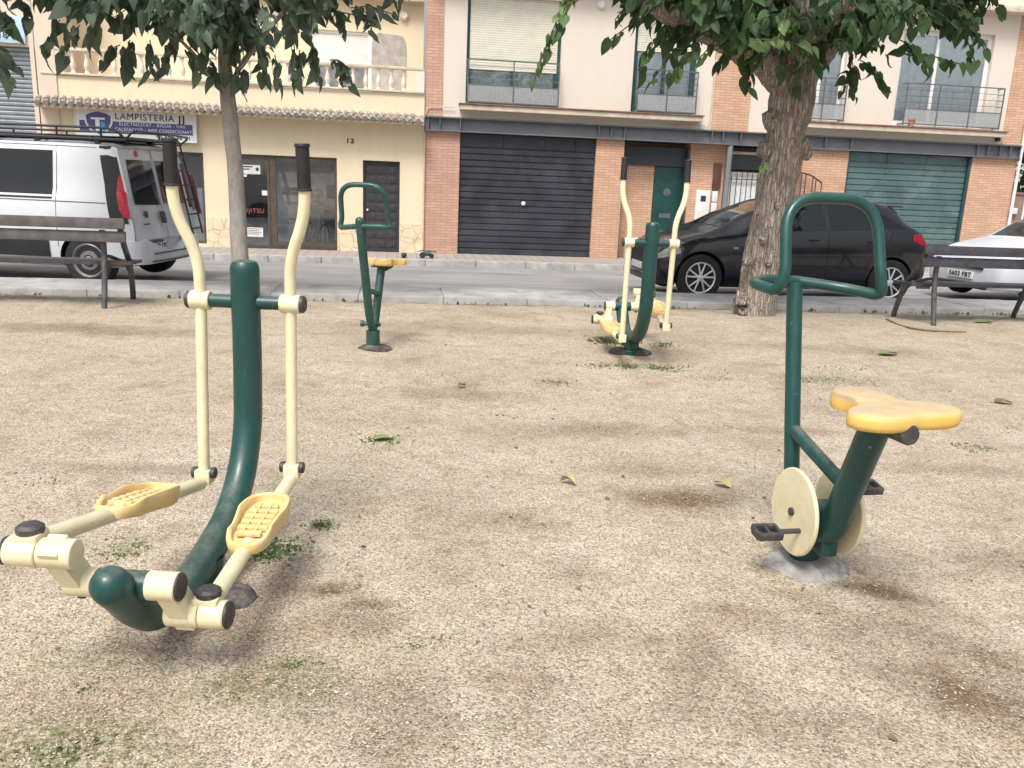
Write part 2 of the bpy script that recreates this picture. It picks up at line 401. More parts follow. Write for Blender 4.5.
M['shop_glass'] = mat_glass('shop_window_glass', (.8, .9, .9, 1), .05)
M['house_glass'] = mat_glass('house_window_glass', (.7, .8, .9, 1), .07)
def mat_leaf(name, c1, c2, c3):
    t = NT(name); a = t.n('ShaderNodeAttribute', attribute_name='tone')
    x = t.n('ShaderNodeValToRGB'); e = x.color_ramp.elements; e[0].color = c1; e[1].color = c3; k = e.new(.6); k.color = c2
    t.l(a.outputs['Fac'], x.inputs['Fac'])
    c = t.mix(t.math('MULTIPLY', t.ramp(t.noise(25, 3), .4, .7), .3), x.outputs['Color'], tuple(q*.6 for q in c2[:3])+(1,))
    t.col(c); t.b.inputs['Roughness'].default_value = .55; t.b.inputs['Specular IOR Level'].default_value = .3
    tl = t.n('ShaderNodeBsdfTranslucent'); t.l(c, tl.inputs['Color'])
    mx = t.n('ShaderNodeMixShader'); mx.inputs[0].default_value = .35
    t.l(t.b.outputs[0], mx.inputs[1]); t.l(tl.outputs[0], mx.inputs[2]); t.l(mx.outputs[0], t.out.inputs['Surface'])
    return t.m
M['leaf_dull'] = mat_leaf('dull_bluish_leaf', (.055, .09, .062, 1), (.11, .16, .11, 1), (.24, .32, .20, 1))
M['leaf'] = mat_leaf('mulberry_leaf', (.034, .070, .030, 1), (.072, .138, .055, 1), (.25, .38, .16, 1))
M['leaf_hedge'] = mat_leaf('far_foliage', (.02, .045, .02, 1), (.035, .075, .03, 1), (.07, .12, .05, 1))
M['grass'] = mat_leaf('weed_green', (.10, .15, .055, 1), (.14, .20, .08, 1), (.24, .31, .14, 1))
M['leaf_fallen'] = simple('fallen_leaf_green', (.16, .24, .07, 1), .6)
M['leaf_yellow'] = simple('fallen_leaf_yellow', (.34, .31, .15, 1), .6)
M['leaf_brown'] = simple('fallen_leaf_brown', (.17, .11, .06, 1), .7)
def mat_bark(name, c1, c2, stretch):
    t = NT(name)
    mp = t.n('ShaderNodeMapping'); mp.inputs['Scale'].default_value = (1, 1, stretch); t.l(t.obj(), mp.inputs['Vector'])
    n1 = t.noise(19, 8, mp.outputs['Vector'], .75)
    c = t.ramp(n1, .34, .68, c1, c2)
    c = t.mix(t.math('MULTIPLY', t.ramp(t.noise(2.2, 4), .45, .7), .4), c, tuple(x*.7 for x in c2[:3])+(1,))
    if stretch < .3:
        m2 = t.n('ShaderNodeMapping'); m2.inputs['Scale'].default_value = (30, 30, 3.4); t.l(t.obj(), m2.inputs['Vector'])
        ad = t.n('ShaderNodeVectorMath', operation='ADD'); no = t.n('ShaderNodeTexNoise'); no.inputs['Scale'].default_value = 14; no.inputs['Detail'].default_value = 4; t.l(t.obj(), no.inputs['Vector']); t.l(m2.outputs[0], ad.inputs[0]); t.l(no.outputs['Color'], ad.inputs[1])
        vo = t.n('ShaderNodeTexVoronoi', feature='DISTANCE_TO_EDGE'); vo.inputs['Scale'].default_value = 1; t.l(ad.outputs[0], vo.inputs['Vector'])
        ck = t.ramp(vo.outputs['Distance'], .02, .16); c = t.mix(t.math('MULTIPLY', t.math('SUBTRACT', 1.0, ck), .42), c, (.10, .08, .065, 1)); n1 = t.math('ADD', n1, t.math('MULTIPLY', ck, .7))
    t.col(c); t.b.inputs['Roughness'].default_value = .9; t.bump(n1, .9, .03); return t.m
M['bark'] = mat_bark('rough_bark', (.20, .17, .14, 1), (.62, .55, .47, 1), .22)
M['bark_thin'] = mat_bark('smooth_bark', (.27, .25, .225, 1), (.46, .43, .40, 1), .4)
M['pebble'] = simple('pebble_mix', (.46, .41, .35, 1), .8, var=.5, scale=30)
M['pebble_dark'] = simple('pebble_dark', (.2, .17, .14, 1), .8, var=.4, scale=30)
M['twig'] = simple('twig_brown', (.10, .10, .06, 1), .8)
M['far_wall'] = mat_stucco('far_house_render', (.55, .53, .50, 1))
M['soil'] = simple('far_ground', (.22, .2, .16, 1), .95, var=.3, scale=.3)

# ------------------------------------------------------------------ ground, kerb, road, pavement
def sand_sheet():
    def axis(lo, flo, fhi, hi, d):
        a = []; x = lo
        while x < flo: a.append(x); x += 4
        x = flo
        while x < fhi: a.append(x); x += d
        x = fhi
        while x < hi: a.append(x); x += 4
        a.append(hi); return a
    # u along the street, w distance behind the kerb (away from it = towards the camera)
    us = axis(-60, -5.5, 9.5, 70, .05); ws = []
    w = 0
    while w < 9.2: ws.append(w); w += .05
    while w < 70: ws.append(w); w += 4
    stains = [(685,500,.30,.16,.9,0),(668,497,.2,.1,.5,0),(885,592,.16,.10,1,-.3),(950,650,.50,.12,.6,-.6),(975,700,.30,.14,.9,-.4),(860,640,.30,.10,.5,-.2),(700,660,.10,.35,.5,-.4),(735,615,.12,.06,.6,0),(655,640,.07,.05,.5,0),
              (330,590,.09,.05,1,0),(370,604,.10,.05,.9,0),(345,620,.2,.1,.5,0),(455,395,.5,.15,.5,0),(600,430,.7,.15,.45,.1),(140,470,.6,.10,.4,0),(70,330,1.2,.25,.55,0),(500,520,.25,.1,.45,.2),(225,620,.25,.2,.6,0),(400,720,.15,.3,.5,.2),
              (575,575,.10,.12,.4,0),(820,720,.25,.1,.4,0),(1000,560,.3,.2,.4,0),(560,640,.25,.08,.3,.4),(500,330,1.6,.3,.35,0),(850,350,1.0,.25,.4,0),(640,470,.35,.1,.4,0),(100,700,.3,.2,.35,0),(780,430,.4,.1,.5,0),(950,470,.5,.1,.4,0),(740,690,.10,.16,.4,.3),(520,690,.12,.2,.35,-.2),(270,690,.25,.15,.4,0)]
    moss = [(270,690,.2,.12,.9),(60,752,.3,.15,1),(100,660,.2,.1,.5),(130,545,.14,.10,.9),(280,548,.12,.10,1),(250,560,.12,.08,.7),(323,525,.07,.06,.9),(385,440,.1,.07,.9),(638,365,.28,.14,1),(610,340,.2,.12,.9),(830,380,.5,.18,.8),(850,400,.2,.1,.6),(555,384,.14,.07,.8),(975,447,.14,.08,.6),(290,664,.09,.06,.8),(420,648,.07,.05,.6),(710,378,.2,.1,.5),(60,300,1.2,.2,.3),(420,296,1.5,.12,.45),(600,300,1.2,.1,.5),(820,306,1.4,.1,.4)]
    S = [(gnd(a, b), c, d, e, f) for a, b, c, d, e, f in stains]; G = [(gnd(a, b), c, d, e) for a, b, c, d, e in moss]
    verts, st, mo = [], [], []
    for w in ws:
        for u in us:
            p = F(u, 8.37+w)
            fine = -5.6 < u < 9.6 and w < 9.3
            z = 0
            if fine:
                z = .018*noise.noise(p*.9)+.010*noise.noise(p*3.1)+.010*noise.noise(p*8)
                z -= .03*math.exp(-(w/.18)**2)
                z *= min(1, (9.3-w)/1.0, (u+5.6)/.8+.0, (9.6-u)/.8)
            verts.append((p.x, p.y, z))
            a = b = 0
            if fine:
                for q, rx, ry, amt, ang in S:
                    dx, dy = p.x-q.x, p.y-q.y
                    if abs(dx) < 3*rx+.5 and abs(dy) < 3*ry+.5:
                        c_, s_ = math.cos(ang), math.sin(ang); ex = (dx*c_+dy*s_)/rx; ey = (-dx*s_+dy*c_)/ry
                        k = math.hypot(ex, ey)+.55*noise.noise(V((p.x*6, p.y*6, 3)))
                        a = max(a, amt*max(0, min(1, (1.45-k)*.9)))
                for q, rx, ry, amt in G:
                    dx, dy = p.x-q.x, p.y-q.y
                    if abs(dx) < 3*rx and abs(dy) < 3*ry:
                        k = math.hypot(dx/rx, dy/ry)+.6*noise.noise(V((p.x*5, p.y*5, 9)))
                        b = max(b, amt*max(0, min(1, 1.4-k)))
                a = max(a, .9*math.exp(-(w/.16)**2), .5*max(0, noise.noise(V((p.x*1.7, p.y*1.7, 21)))-.15))
            st.append(a); mo.append(b)
    nu = len(us); faces = [(j*nu+i, j*nu+i+1, (j+1)*nu+i+1, (j+1)*nu+i) for j in range(len(ws)-1) for i in range(nu-1)]
    me = bpy.data.meshes.new('ground'); me.from_pydata(verts, [], [f[::-1] for f in faces]); me.materials.append(M['sand'])
    for nm, d in (('stain', st), ('moss', mo)):
        at_ = me.attributes.new(nm, 'FLOAT', 'POINT'); at_.data.foreach_set('value', d)
    me.shade_smooth()
    o = bpy.data.objects.new('ground', me); COL.objects.link(o); o['kind'] = 'structure'; o['label'] = 'gravelly sand ground of the park'
sand_sheet()

def sheet(poly):
    m = MB(); m.face(poly); return m
m = MB(); m.face([(-600, -600, -.6), (600, -600, -.6), (600, 600, -.6), (-600, 600, -.6)]); struct(m, 'terrain', M['soil'])
def road_z(off): return -.12-.18*(7.34-off)/(7.34-1.46)
m = MB(); m.face([F(-60, 7.40, road_z(7.34)), F(70, 7.40, road_z(7.34)), F(70, 1.40, road_z(1.40)), F(-60, 1.40, road_z(1.40))]); struct(m, 'road', M['asphalt'])
# park kerb: cast pieces with small joints and chipped noise
m = MB(); s = -20.
while s < 26:
    L = 1.0; j = random.uniform(-.006, .006)
    T = Matrix.Translation(F(s, 7.86, 0)) @ Matrix.Rotation(AL, 4, 'Z')
    m.box(0, L-.002, -.36, .50, -.35, .04+j, .012, T)          # wide slab against the road
    m.box(0, L-.002, -.53, -.366, -.35, .052+j*.6, .018, T)     # kerb stone against the sand
    s += L
struct(m, 'kerb', M['kerb'])
m = MB(); m.face([F(-60, 1.5, -.18), F(70, 1.5, -.18), F(70, -.6, -.18), F(-60, -.6, -.18)]); m.M = Matrix()
struct(m, 'pavement', M['paving'])
m = MB(); s = -30.
while s < 40:
    T = Matrix.Translation(F(s, 1.5, 0)) @ Matrix.Rotation(AL, 4, 'Z')
    m.box(0, .99, -.07, .08, -.45, -.172, .012, T); s += 1.0
struct(m, 'far_kerb', M['kerb'])

# pebbles and chippings on the sand: nobody could count them
def pebbles(name, mat, n, lo, hi, label, seed):
    rnd = random.Random(seed); vs, fs = [], []
    oct_ = [(1, 0, 0), (-1, 0, 0), (0, 1, 0), (0, -1, 0), (0, 0, 1), (0, 0, -1)]
    fc = [(0, 2, 4), (2, 1, 4), (1, 3, 4), (3, 0, 4), (2, 0, 5), (1, 2, 5), (3, 1, 5), (0, 3, 5)]
    for i in range(n):
        Y = 1.3+5.2*rnd.random()**1.5; X = rnd.uniform(-.72, .72)*Y*1.15
        r = rnd.uniform(lo, hi); rz = rnd.uniform(0, 6.3); b = len(vs)
        T = Matrix.Translation((X, Y, .003+.018*noise.noise(V((X, Y, 0))*.9)+.010*noise.noise(V((X, Y, 0))*3.1))) @ Matrix.Rotation(rz, 4, 'Z') @ Matrix.Rotation(rnd.uniform(-.4, .4), 4, 'X')
        sx, sy, sz = r*rnd.uniform(.8, 1.5), r*rnd.uniform(.6, 1), r*rnd.uniform(.35, .7)
        for q in oct_: vs.append(T @ V((q[0]*sx*rnd.uniform(.8, 1.2), q[1]*sy*rnd.uniform(.8, 1.2), q[2]*sz)))
        fs += [(a+b, c+b, d+b) for a, c, d in fc]
    me = bpy.data.meshes.new(name); me.from_pydata([tuple(v) for v in vs], [], fs); me.materials.append(mat)
    o = bpy.data.objects.new(name, me); COL.objects.link(o); setp(o, label, 'gravel', None, 'stuff')
pebbles('gravel', M['pebble'], 26000, .0022, .0048, 'pale gravel chippings scattered over the sand', 3)
pebbles('dark_gravel', M['pebble_dark'], 5000, .002, .0042, 'dark gravel chippings scattered over the sand', 5)

# ------------------------------------------------------------------ facades (local frame: x along street, y into the building, z up)
def text_mesh(name, txt, size, loc, mat, parent, bold=0, ext=.003, sx=1, align='CENTER', shear=0, space=1.12):
    cu = bpy.data.curves.new('txt', 'FONT'); cu.body = txt; cu.size = size; cu.extrude = ext; cu.align_x = align; cu.align_y = 'CENTER'; cu.offset = bold; cu.shear = shear; cu.space_character = space
    to = bpy.data.objects.new('txt', cu); COL.objects.link(to)
    bpy.context.view_layer.update()
    me = bpy.data.meshes.new_from_object(to.evaluated_get(bpy.context.evaluated_depsgraph_get()))
    bpy.data.objects.remove(to); bpy.data.curves.remove(cu)
    T = Matrix.Translation(loc) @ Matrix.Rotation(R(90), 4, 'X') @ Matrix.Diagonal((sx, 1, 1, 1))
    me.transform(T); me.name = name; me.materials.clear(); me.materials.append(mat)
    o = bpy.data.objects.new(name, me); COL.objects.link(o); o.parent = parent; return o

def wall_grid(m, xs, zs, holes, y, depth=.25):
    """wall at plane y facing the street, from sorted cuts; holes = (x0,x1,z0,z1); reveals go to y+depth"""
    X = sorted(set(xs+[h[0] for h in holes]+[h[1] for h in holes])); Z = sorted(set(zs+[h[2] for h in holes]+[h[3] for h in holes]))
    for a, b in zip(X, X[1:]):
        for c, d in zip(Z, Z[1:]):
            cx, cz = (a+b)/2, (c+d)/2
            if any(h[0] < cx < h[1] and h[2] < cz < h[3] for h in holes): continue
            m.face([(a, y, c), (b, y, c), (b, y, d), (a, y, d)])
    for x0, x1, z0, z1 in holes:
        m.face([(x0, y, z0), (x0, y+depth, z0), (x0, y+depth, z1), (x0, y, z1)]); m.face([(x1, y, z0), (x1, y, z1), (x1, y+depth, z1), (x1, y+depth, z0)])
        m.face([(x0, y, z1), (x0, y+depth, z1), (x1, y+depth, z1), (x1, y, z1)]); m.face([(x0, y, z0), (x1, y, z0), (x1, y+depth, z0), (x0, y+depth, z0)])
G0 = -.18
def frame_rect(m, x0, x1, z0, z1, y0, y1, t):
    m.box(x0, x0+t, y0, y1, z0, z1); m.box(x1-t, x1, y0, y1, z0, z1)
    m.box(x0+t, x1-t, y0, y1, z1-t, z1); m.box(x0+t, x1-t, y0, y1, z0, z0+t)

# ============ cream shop house (number 12)
H = empty('shop_house', ORG, AL, 'warm cream two-storey house with a tiled eave, a shop front and a balustraded terrace', 'building')
m = MB()
holes = [(-6.75, -4.45, G0+.06, 1.70), (-3.92, -1.80, G0, 1.71), (-1.27, -.51, G0, 1.69)]
wall_grid(m, [-7.47, -.02], [G0, 2.47, 3.03], holes, 0, .2)
m.face([(-7.47, 0, G0), (-7.47, 0, 3.03), (-7.47, 7, 3.03), (-7.47, 7, G0)])
m.box(-7.47, -.02, .0, .16, 3.03, 3.04)
m.face([(-7.47, .001, 3.035), (-.02, .001, 3.035), (-.02, 1.3, 3.035), (-7.47, 1.3, 3.035)])
wall_grid(m, [-7.2, -.02], [3.0, 6.2], [(-2.42, -1.14, 3.15, 4.35)], 1.2, .2)
m.build('wall', M['yellow_wall'], H, smooth=False)
m = MB(); m.box(-7.46, -7.12, -.03, 1.3, G0, 6.2); m.build('side_pillar', M['white_wall'], H)
for a, b in ((-7.12, -6.77), (-4.43, -3.94), (-1.78, -1.29), (-.49, -.03)):
    m = MB(); m.box(a, b, -.015, .0-.0005, G0, .42); m.build('stone_base', M['crazy'], H)
# eave with tiles
m = MB(); m.box(-7.45, -.03, -.38, -.002, 2.42, 2.475, .01); m.build('eave_slab', M['soffit'], H)
m = MB()
for i in range(50):
    x = -7.40+i*.15
    if x > -.06: break
    for r in range(2):
        y0, z0 = -.46+r*.22, 2.50+r*.075
        m.tube([(x+.05-r*.06, y0, z0-.012), (x-.01-r*.06, y0+.27, z0+.065)], [.050, .040], 10)
    m.box(x+.04, x+.11, -.44, 0, 2.485, 2.50)
m.prism([(-.40, 2.478), (-.002, 2.478), (-.002, 2.63), (-.02, 2.63)], lambda a, b, h: (h, a, b), -7.43, -.04)
m.build('tiled_eave', M['tile'], H)
m = MB(); m.box(-7.40, -.03, -.05, .13, 3.055, 3.095, .008); m.build('terrace_coping', M['ledge'], H)
m = MB(); m.box(-7.40, -.03, -.03, .11, 3.50, 3.56, .01); m.build('balustrade_rail', M['ledge'], H)
for a, b in ((-.20, -.03), (-7.12, -6.98)):
    m = MB(); m.box(a, b, -.02, .10, 3.095, 3.50); m.build('balustrade_post', M['baluster'], H)
prof = [(.045, 0), (.045, .03), (.028, .045), (.050, .12), (.055, .16), (.036, .24), (.022, .30), (.035, .335), (.028, .35), (.045, .375), (.045, .405)]
bal = None
for i in range(26):
    x = -6.82+i*.255
    if x > -.3: break
    if bal is None:
        mb = MB(); mb.lathe(prof, (0, 0, 0), (0, 0, 1), 14); bal = mb.build('baluster', M['baluster'], H); o = bal
    else: o = bal.copy(); COL.objects.link(o); o.parent = H
    o.location = (x, .04, 3.095)
# terrace window with roller shutter
w = MB(); frame_rect(w, -2.42, -1.14, 3.15, 4.35, 1.24, 1.30, .06); w = w.build('window', M['frame_white'], H)
q = MB()
for i in range(18): q.box(-2.36, -1.20, 1.26, 1.285, 3.66+i*.037, 3.66+i*.037+.034, .004)
q.build('roller_shutter', M['shutter_white'], w)
q = MB(); q.box(-2.36, -1.2, 1.29, 1.296, 3.2, 3.66); q.build('pane', M['house_glass'], w)
q = MB(); q.box(-1.80, -1.76, 1.262, 1.288, 3.21, 3.66); q.box(-2.5, -1.1, 1.10, 1.199, 3.10, 3.15); q.build('mullion', M['frame_white'], w)
q = MB(); q.box(-2.4, -1.16, 1.38, 1.39, 3.1, 4.3); q.build('curtain', M['shop_wall'], w)
m = MB()
pts = []
for k in range(28):
    a = 2*math.pi*k/28; sx = abs(math.cos(a))**.35*math.copysign(1, math.cos(a)); sz = abs(math.sin(a))**.35*math.copysign(1, math.sin(a))
    pts.append((-.76+.37*sx*(1+.07*noise.noise(V((k, 0, 0)))), 3.62+.72*sz*(1+.05*noise.noise(V((0, k*.7, 0))))))
m.prism(pts, lambda a, b, h: (a, h, b), 1.185, 1.199); m.build('cement_patch', M['grey_patch'], H)
m = MB(); m.box(-7.2, -.02, .95, 1.25, 4.98, 5.07, .01); m.build('cornice', M['ledge'], H)
m = MB(); m.lathe([(.06, 0), (.10, .02), (.10, .05), (.06, .09)], (-.44, 1.195, 4.72), (0, -1, 0), 20); m.build('wall_lamp', M['baluster'], H)
m = MB(); m.tube(fillet([(-.012, -.04, G0+.02), (-.012, -.04, 2.3), (-.012, -.42, 2.5), (-.012, -.42, 2.62)][:2], .05), .022, 8); m.build('drainpipe', M['soffit'], H)
# door 12
d = MB(); frame_rect(d, -1.27, -.51, G0, 1.69, .04, .12, .035); d = d.build('door', M['door_dark'], H)
q = MB(); q.box(-1.235, -.545, .085, .12, G0, 1.655)
for j in range(3):
    for i in range(9):
        x0 = -1.21+j*.215; q.box(x0+.02, x0+.20, .075, .084, G0+.09+i*.19, G0+.23+i*.19, .006)
q.build('door_leaf', M['door_dark'], d)
q = MB(); q.blob((-1.18, .06, .68), .028, 2, 0); q.build('handle', M['alloy'], d)
text_mesh('house_number', '12', .13, (-1.53, -.012, 2.06), M['ink'], H, .003, sx=1.25)
# left shop window (behind the van)
w = MB(); frame_rect(w, -6.75, -4.45, G0+.06, 1.70, .06, .12, .05); w.box(-5.62, -5.57, .06, .12, G0+.1, 1.65); w = w.build('shop_window', M['frame_brown'], H)
q = MB(); q.box(-6.7, -4.5, .085, .091, G0+.1, 1.65); q.build('pane', M['shop_glass'], w)
q = MB(); q.box(-6.75, -4.45, .7, .72, G0, 1.8); q.build('interior_wall', M['pipe_grey'], w)
q = MB(); q.box(-6.75, -4.45, .12, .7, G0, .55); q.box(-4.62, -4.52, .12, .3, .55, 1.0); q.build('interior_counter', M['shop_wall'], w)
# entrance and right shop window
w = MB(); frame_rect(w, -3.92, -1.80, G0, 1.71, .06, .13, .05); w.box(-3.16, -3.04, .055, .135, G0+.05, 1.66); w.box(-3.04, -1.85, .055, .135, G0+.05, G0+.14); w = w.build('shop_window', M['frame_brown'], H)
q = MB(); q.box(-3.04, -1.85, .09, .096, G0+.14, 1.66); q.build('pane', M['shop_glass'], w)
d = MB(); frame_rect(d, -3.87, -3.17, G0+.01, 1.65, .07, .125, .05); d = d.build('shop_door', M['frame_brown'], H)
q = MB(); q.box(-3.82, -3.22, .09, .096, G0+.06, 1.6); q.build('pane', M['shop_glass'], d)
for a, b, c_, e_ in ((-3.78, -3.35, 1.32, 1.50), (-3.76, -3.62, 1.26, 1.31), (-3.33, -3.22, .90, 1.0), (-3.70, -3.33, .05, .24)):
    q = MB(); q.box(a, b, .078, .086, c_, e_); q.build('notice', M['paper'], d)
q = MB()
for i, (a, b) in enumerate(((.03, .26), (.06, .2))): q.box(-3.76+a, -3.76+b, .073, .078, 1.455-i*.05, 1.475-i*.05)
q.lathe([(.035, 0), (.035, .003)], (-3.41, .077, 1.42), (0, -1, 0), 12)
for i in range(4): q.box(-3.68, -3.36-.05*(i % 2), .074, .078, .21-i*.035, .217-i*.035)
q.build('notice_print', M['trim_grey'], d)
text_mesh('sticker', 'FUJITSU', .125, (-3.53, .08, .58), M['sign_red'], d, 0, sx=1.0)
q = MB(); q.box(-3.92, -1.75, 1.15, 1.17, G0, 1.9); q.box(-1.78, -1.76, .2, 1.15, G0, 1.9); q.build('interior_wall', M['shop_wall'], H)
q = MB(); q.box(-3.95, -1.75, .2, 1.2, 1.9, 1.95); q.build('interior_ceiling', M['shop_ceiling'], H)
q = MB(); q.box(-3.95, -1.75, .14, 1.2, G0-.02, G0+.01); q.build('interior_floor', M['shop_ceiling'], H)
q = MB(); q.box(-3.85, -3.25, .95, 1.05, .4, 1.3, .01); q.build('interior_shelf', M['shop_dark'], H)
T = lambda **k: None
m = MB(); m.box(-2.62, -2.12, .55, .60, G0+.02, 1.06); thing(m, 'display_board', M['stone_display'], 'mottled stone-look board leaning inside the shop window', 'board').parent = None
bo = bpy.data.objects['display_board']; bo.location = ORG; bo.rotation_euler.z = AL
m = MB(); m.box(-2.86, -2.50, .40, .44, G0+.04, .40, .01)
for i in range(5): m.box(-2.84+i*.07, -2.79+i*.07, .385, .40, G0+.07, .37, .006)
o = thing(m, 'radiator', M['radiator'], 'white ribbed radiator standing behind the shop glass', 'radiator'); o.location = ORG; o.rotation_euler.z = AL
m = MB(); m.box(-2.12, -1.85, .5, .8, G0, .62, .01); m.tube(crom([(-2.25, .4, G0), (-2.2, .4, .2), (-2.05, .4, .3), (-1.98, .4, G0)]), .015, 8)
o = thing(m, 'storage_cabinet', M['panel_dark'], 'low dark cabinet at the right inside the shop window', 'cabinet'); o.location = ORG; o.rotation_euler.z = AL
m = MB(); m.box(-2.10, -1.93, 1.10, 1.14, .85, 1.15, .01)
o = thing(m, 'wall_box', M['ink'], 'small dark box on the back wall of the shop', 'box'); o.location = ORG; o.rotation_euler.z = AL
m = MB()
for i, (r, h) in enumerate(((.06, .75), (.05, .6), (.045, .5))): m.cyl((-2.42+i*.09+.2, .45, G0), (-2.42+i*.09+.2, .45, G0+h), r, seg=12)
o = thing(m, 'pipe_rolls', M['shutter_grey'], 'pale upright rolls of pipe beside the display board', 'pipe'); o.location = ORG; o.rotation_euler.z = AL

# sign of the shop
S = empty('shop_sign', ORG, AL, 'white and purple shop sign with a blue shield under the tiled eave', 'sign')
m = MB(); m.box(-6.79, -4.54, -.14, -.05, 1.89, 2.44, .006); m.build('sign_board', M['sign_white'], S)
m = MB(); frame_rect(m, -6.80, -4.53, 1.88, 2.45, -.15, -.04, .02); m.build('sign_frame', M['frame_white'], S)
m = MB(); m.box(-6.72, -4.60, -.146, -.139, 2.02, 2.22); m.build('sign_band', M['sign_purple'], S)
text_mesh('sign_title', 'LAMPISTERÍA', .175, (-5.50, -.147, 2.315), M['trim_grey'], S, 0, sx=1.0)
text_mesh('sign_title', 'JJ', .19, (-4.80, -.147, 2.31), M['ink'], S, .004, sx=1.1, space=1.2)
text_mesh('sign_line', 'ELECTRICITAT - AIGUA - GAS', .085, (-5.36, -.149, 2.175), M['sign_white'], S, 0, sx=1.0)
text_mesh('sign_line', 'CALEFACCIÓ - AIRE CONDICIONAT', .085, (-5.34, -.149, 2.075), M['sign_white'], S, 0, sx=.95)
text_mesh('sign_line', '93 692 66 61', .10, (-4.97, -.147, 1.96), M['trim_grey'], S, .001, sx=1.1)
def shield(cx, cz, w, h, y0, y1):
    p = [(-1, .62), (-.6, .85), (0, 1), (.6, .85), (1, .62), (.95, 0), (.7, -.5), (0, -1), (-.7, -.5), (-.95, 0)]
    q = MB(); q.prism([(cx+a*w, cz+b*h) for a, b in p], lambda a, b, k: (a, k, b), y0, y1); return q
shield(-6.36, 2.18, .27, .245, -.151, -.147).build('shield', M['sign_white'], S)
shield(-6.36, 2.18, .23, .215, -.155, -.1515).build('shield_field', M['sign_purple'], S)
m = MB(); m.box(-6.50, -6.24, -.160, -.1555, 2.24, 2.28); m.box(-6.42, -6.34, -.160, -.1555, 2.03, 2.24); m.build('shield_mark', M['sign_white'], S)
m = MB(); m.box(-6.32, -6.25, -.160, -.1555, 2.03, 2.2); m.build('shield_mark', M['sign_cyan'], S)

# ============ house with the grey roller shutter at the far left
H = empty('shuttered_house', ORG, AL, 'pale rendered house at the far left with a wide grey corrugated shutter', 'building')
m = MB(); wall_grid(m, [-15, -7.48], [G0, 6.2], [(-12.5, -7.56, G0, 3.52)], -.04, .25)
m.build('wall', M['white_wall'], H, smooth=False)
m = MB(); n = 44
for i in range(n):
    z = G0+i*3.7/n; m.prism([(0, 0), (-.025, .02), (-.03, .055), (-.008, .078), (0, .084)], lambda a, b, h: (h, .10+a, z+b), -12.5, -7.56)
m.build('roller_shutter', M['shutter_grey'], H)
S = empty('phone_sign', ORG, AL, 'pale blue signboard with a phone number above the grey corrugated shutter', 'sign')
m = MB(); m.box(-10.2, -7.60, -.10, -.045, 3.57, 4.05, .005); m.build('sign_board', M['sign_pale_blue'], S)
text_mesh('sign_line', '93 767 18 22', .155, (-8.16, -.104, 3.70), M['trim_grey'], S, .002, sx=1.05)
m = MB(); m.box(-10.2, -7.75, -.104, -.1005, 3.88, 4.0); m.build('sign_band', M['sign_cyan'], S)

# ============ brick and render building on the right
H = empty('brick_apartment_building', ORG, AL, 'long brick and pale render building with two garage doors, a steel beam and railed windows', 'building')
W1 = (.82, 2.78, 2.92, 5.0); W2 = (4.33, 5.72, 2.92, 5.0); W3 = (8.0, 9.05, 2.95, 5.0); W4 = (10.28, 12.45, 2.95, 4.93)
m = MB(); wall_grid(m, [.34, 13.05], [2.63, 6.4], [W1, W2, W3, W4], .0, .22); m.build('wall', M['cream_wall'], H, smooth=False)
m = MB()
m.box(0.0, .345, -.02, .3, 2.63, 6.4); m.build('brick_strip', M['brick_pink'], H)
m = MB(); m.box(6.14, 6.96, -.02, .1, 2.63, 6.4); m.build('brick_strip', M['brick'], H)
m = MB(); m.box(13.0, 13.48, -.02, 7, 2.63, 6.4); m.build('brick_strip', M['brick'], H)
for a, b, mm in ((0, .73, 'brick_pink'), (3.645, 4.255, 'brick'), (8.32, 9.38, 'brick'), (12.37, 13.48, 'brick')):
    m = MB(); m.box(a, b, 0, .5 if a != 12.37 else 7, G0, 2.34); m.build('brick_pier', M[mm], H)
m = MB(); m.box(4.255, 8.32, .9, 1.0, G0, 2.34); m.box(5.80, 6.62, .22, .9, G0, 2.34); m.build('recessed_wall', M['brick'], H)
m = MB(); m.box(4.30, 5.08, .42, .5, G0, 1.84); m.build('porch_wall', M['brick'], H)
m = MB(); m.box(4.256, 4.30, .30, .6, G0, 2.33); m.box(4.30, 5.80, .36, .44, 1.84, 2.24); m.box(5.745, 5.80, .2, .5, G0, 2.24); m.build('porch_panel', M['panel_dark'], H)
m = MB(); m.box(0.0, 13.46, .02, .9, 2.335, 2.60); m.build('porch_ceiling', M['panel_dark'], H)
# steel beam
m = MB(); m.box(0, 13.47, -.02, .019, 2.36, 2.60); m.box(0, 13.47, -.11, .015, 2.60, 2.63, .004); m.box(0, 13.47, -.11, .015, 2.335, 2.36, .004)
for s in (.06, .30, .72, 3.66, 3.93, 4.22, 6.15, 6.40, 6.8, 7.4, 8.34, 8.75, 9.36, 12.40, 12.65, 12.95, 13.2, 13.44): m.box(s-.008, s+.008, -.105, -.021, 2.361, 2.599)
m.build('steel_beam', M['beam_steel'], H)
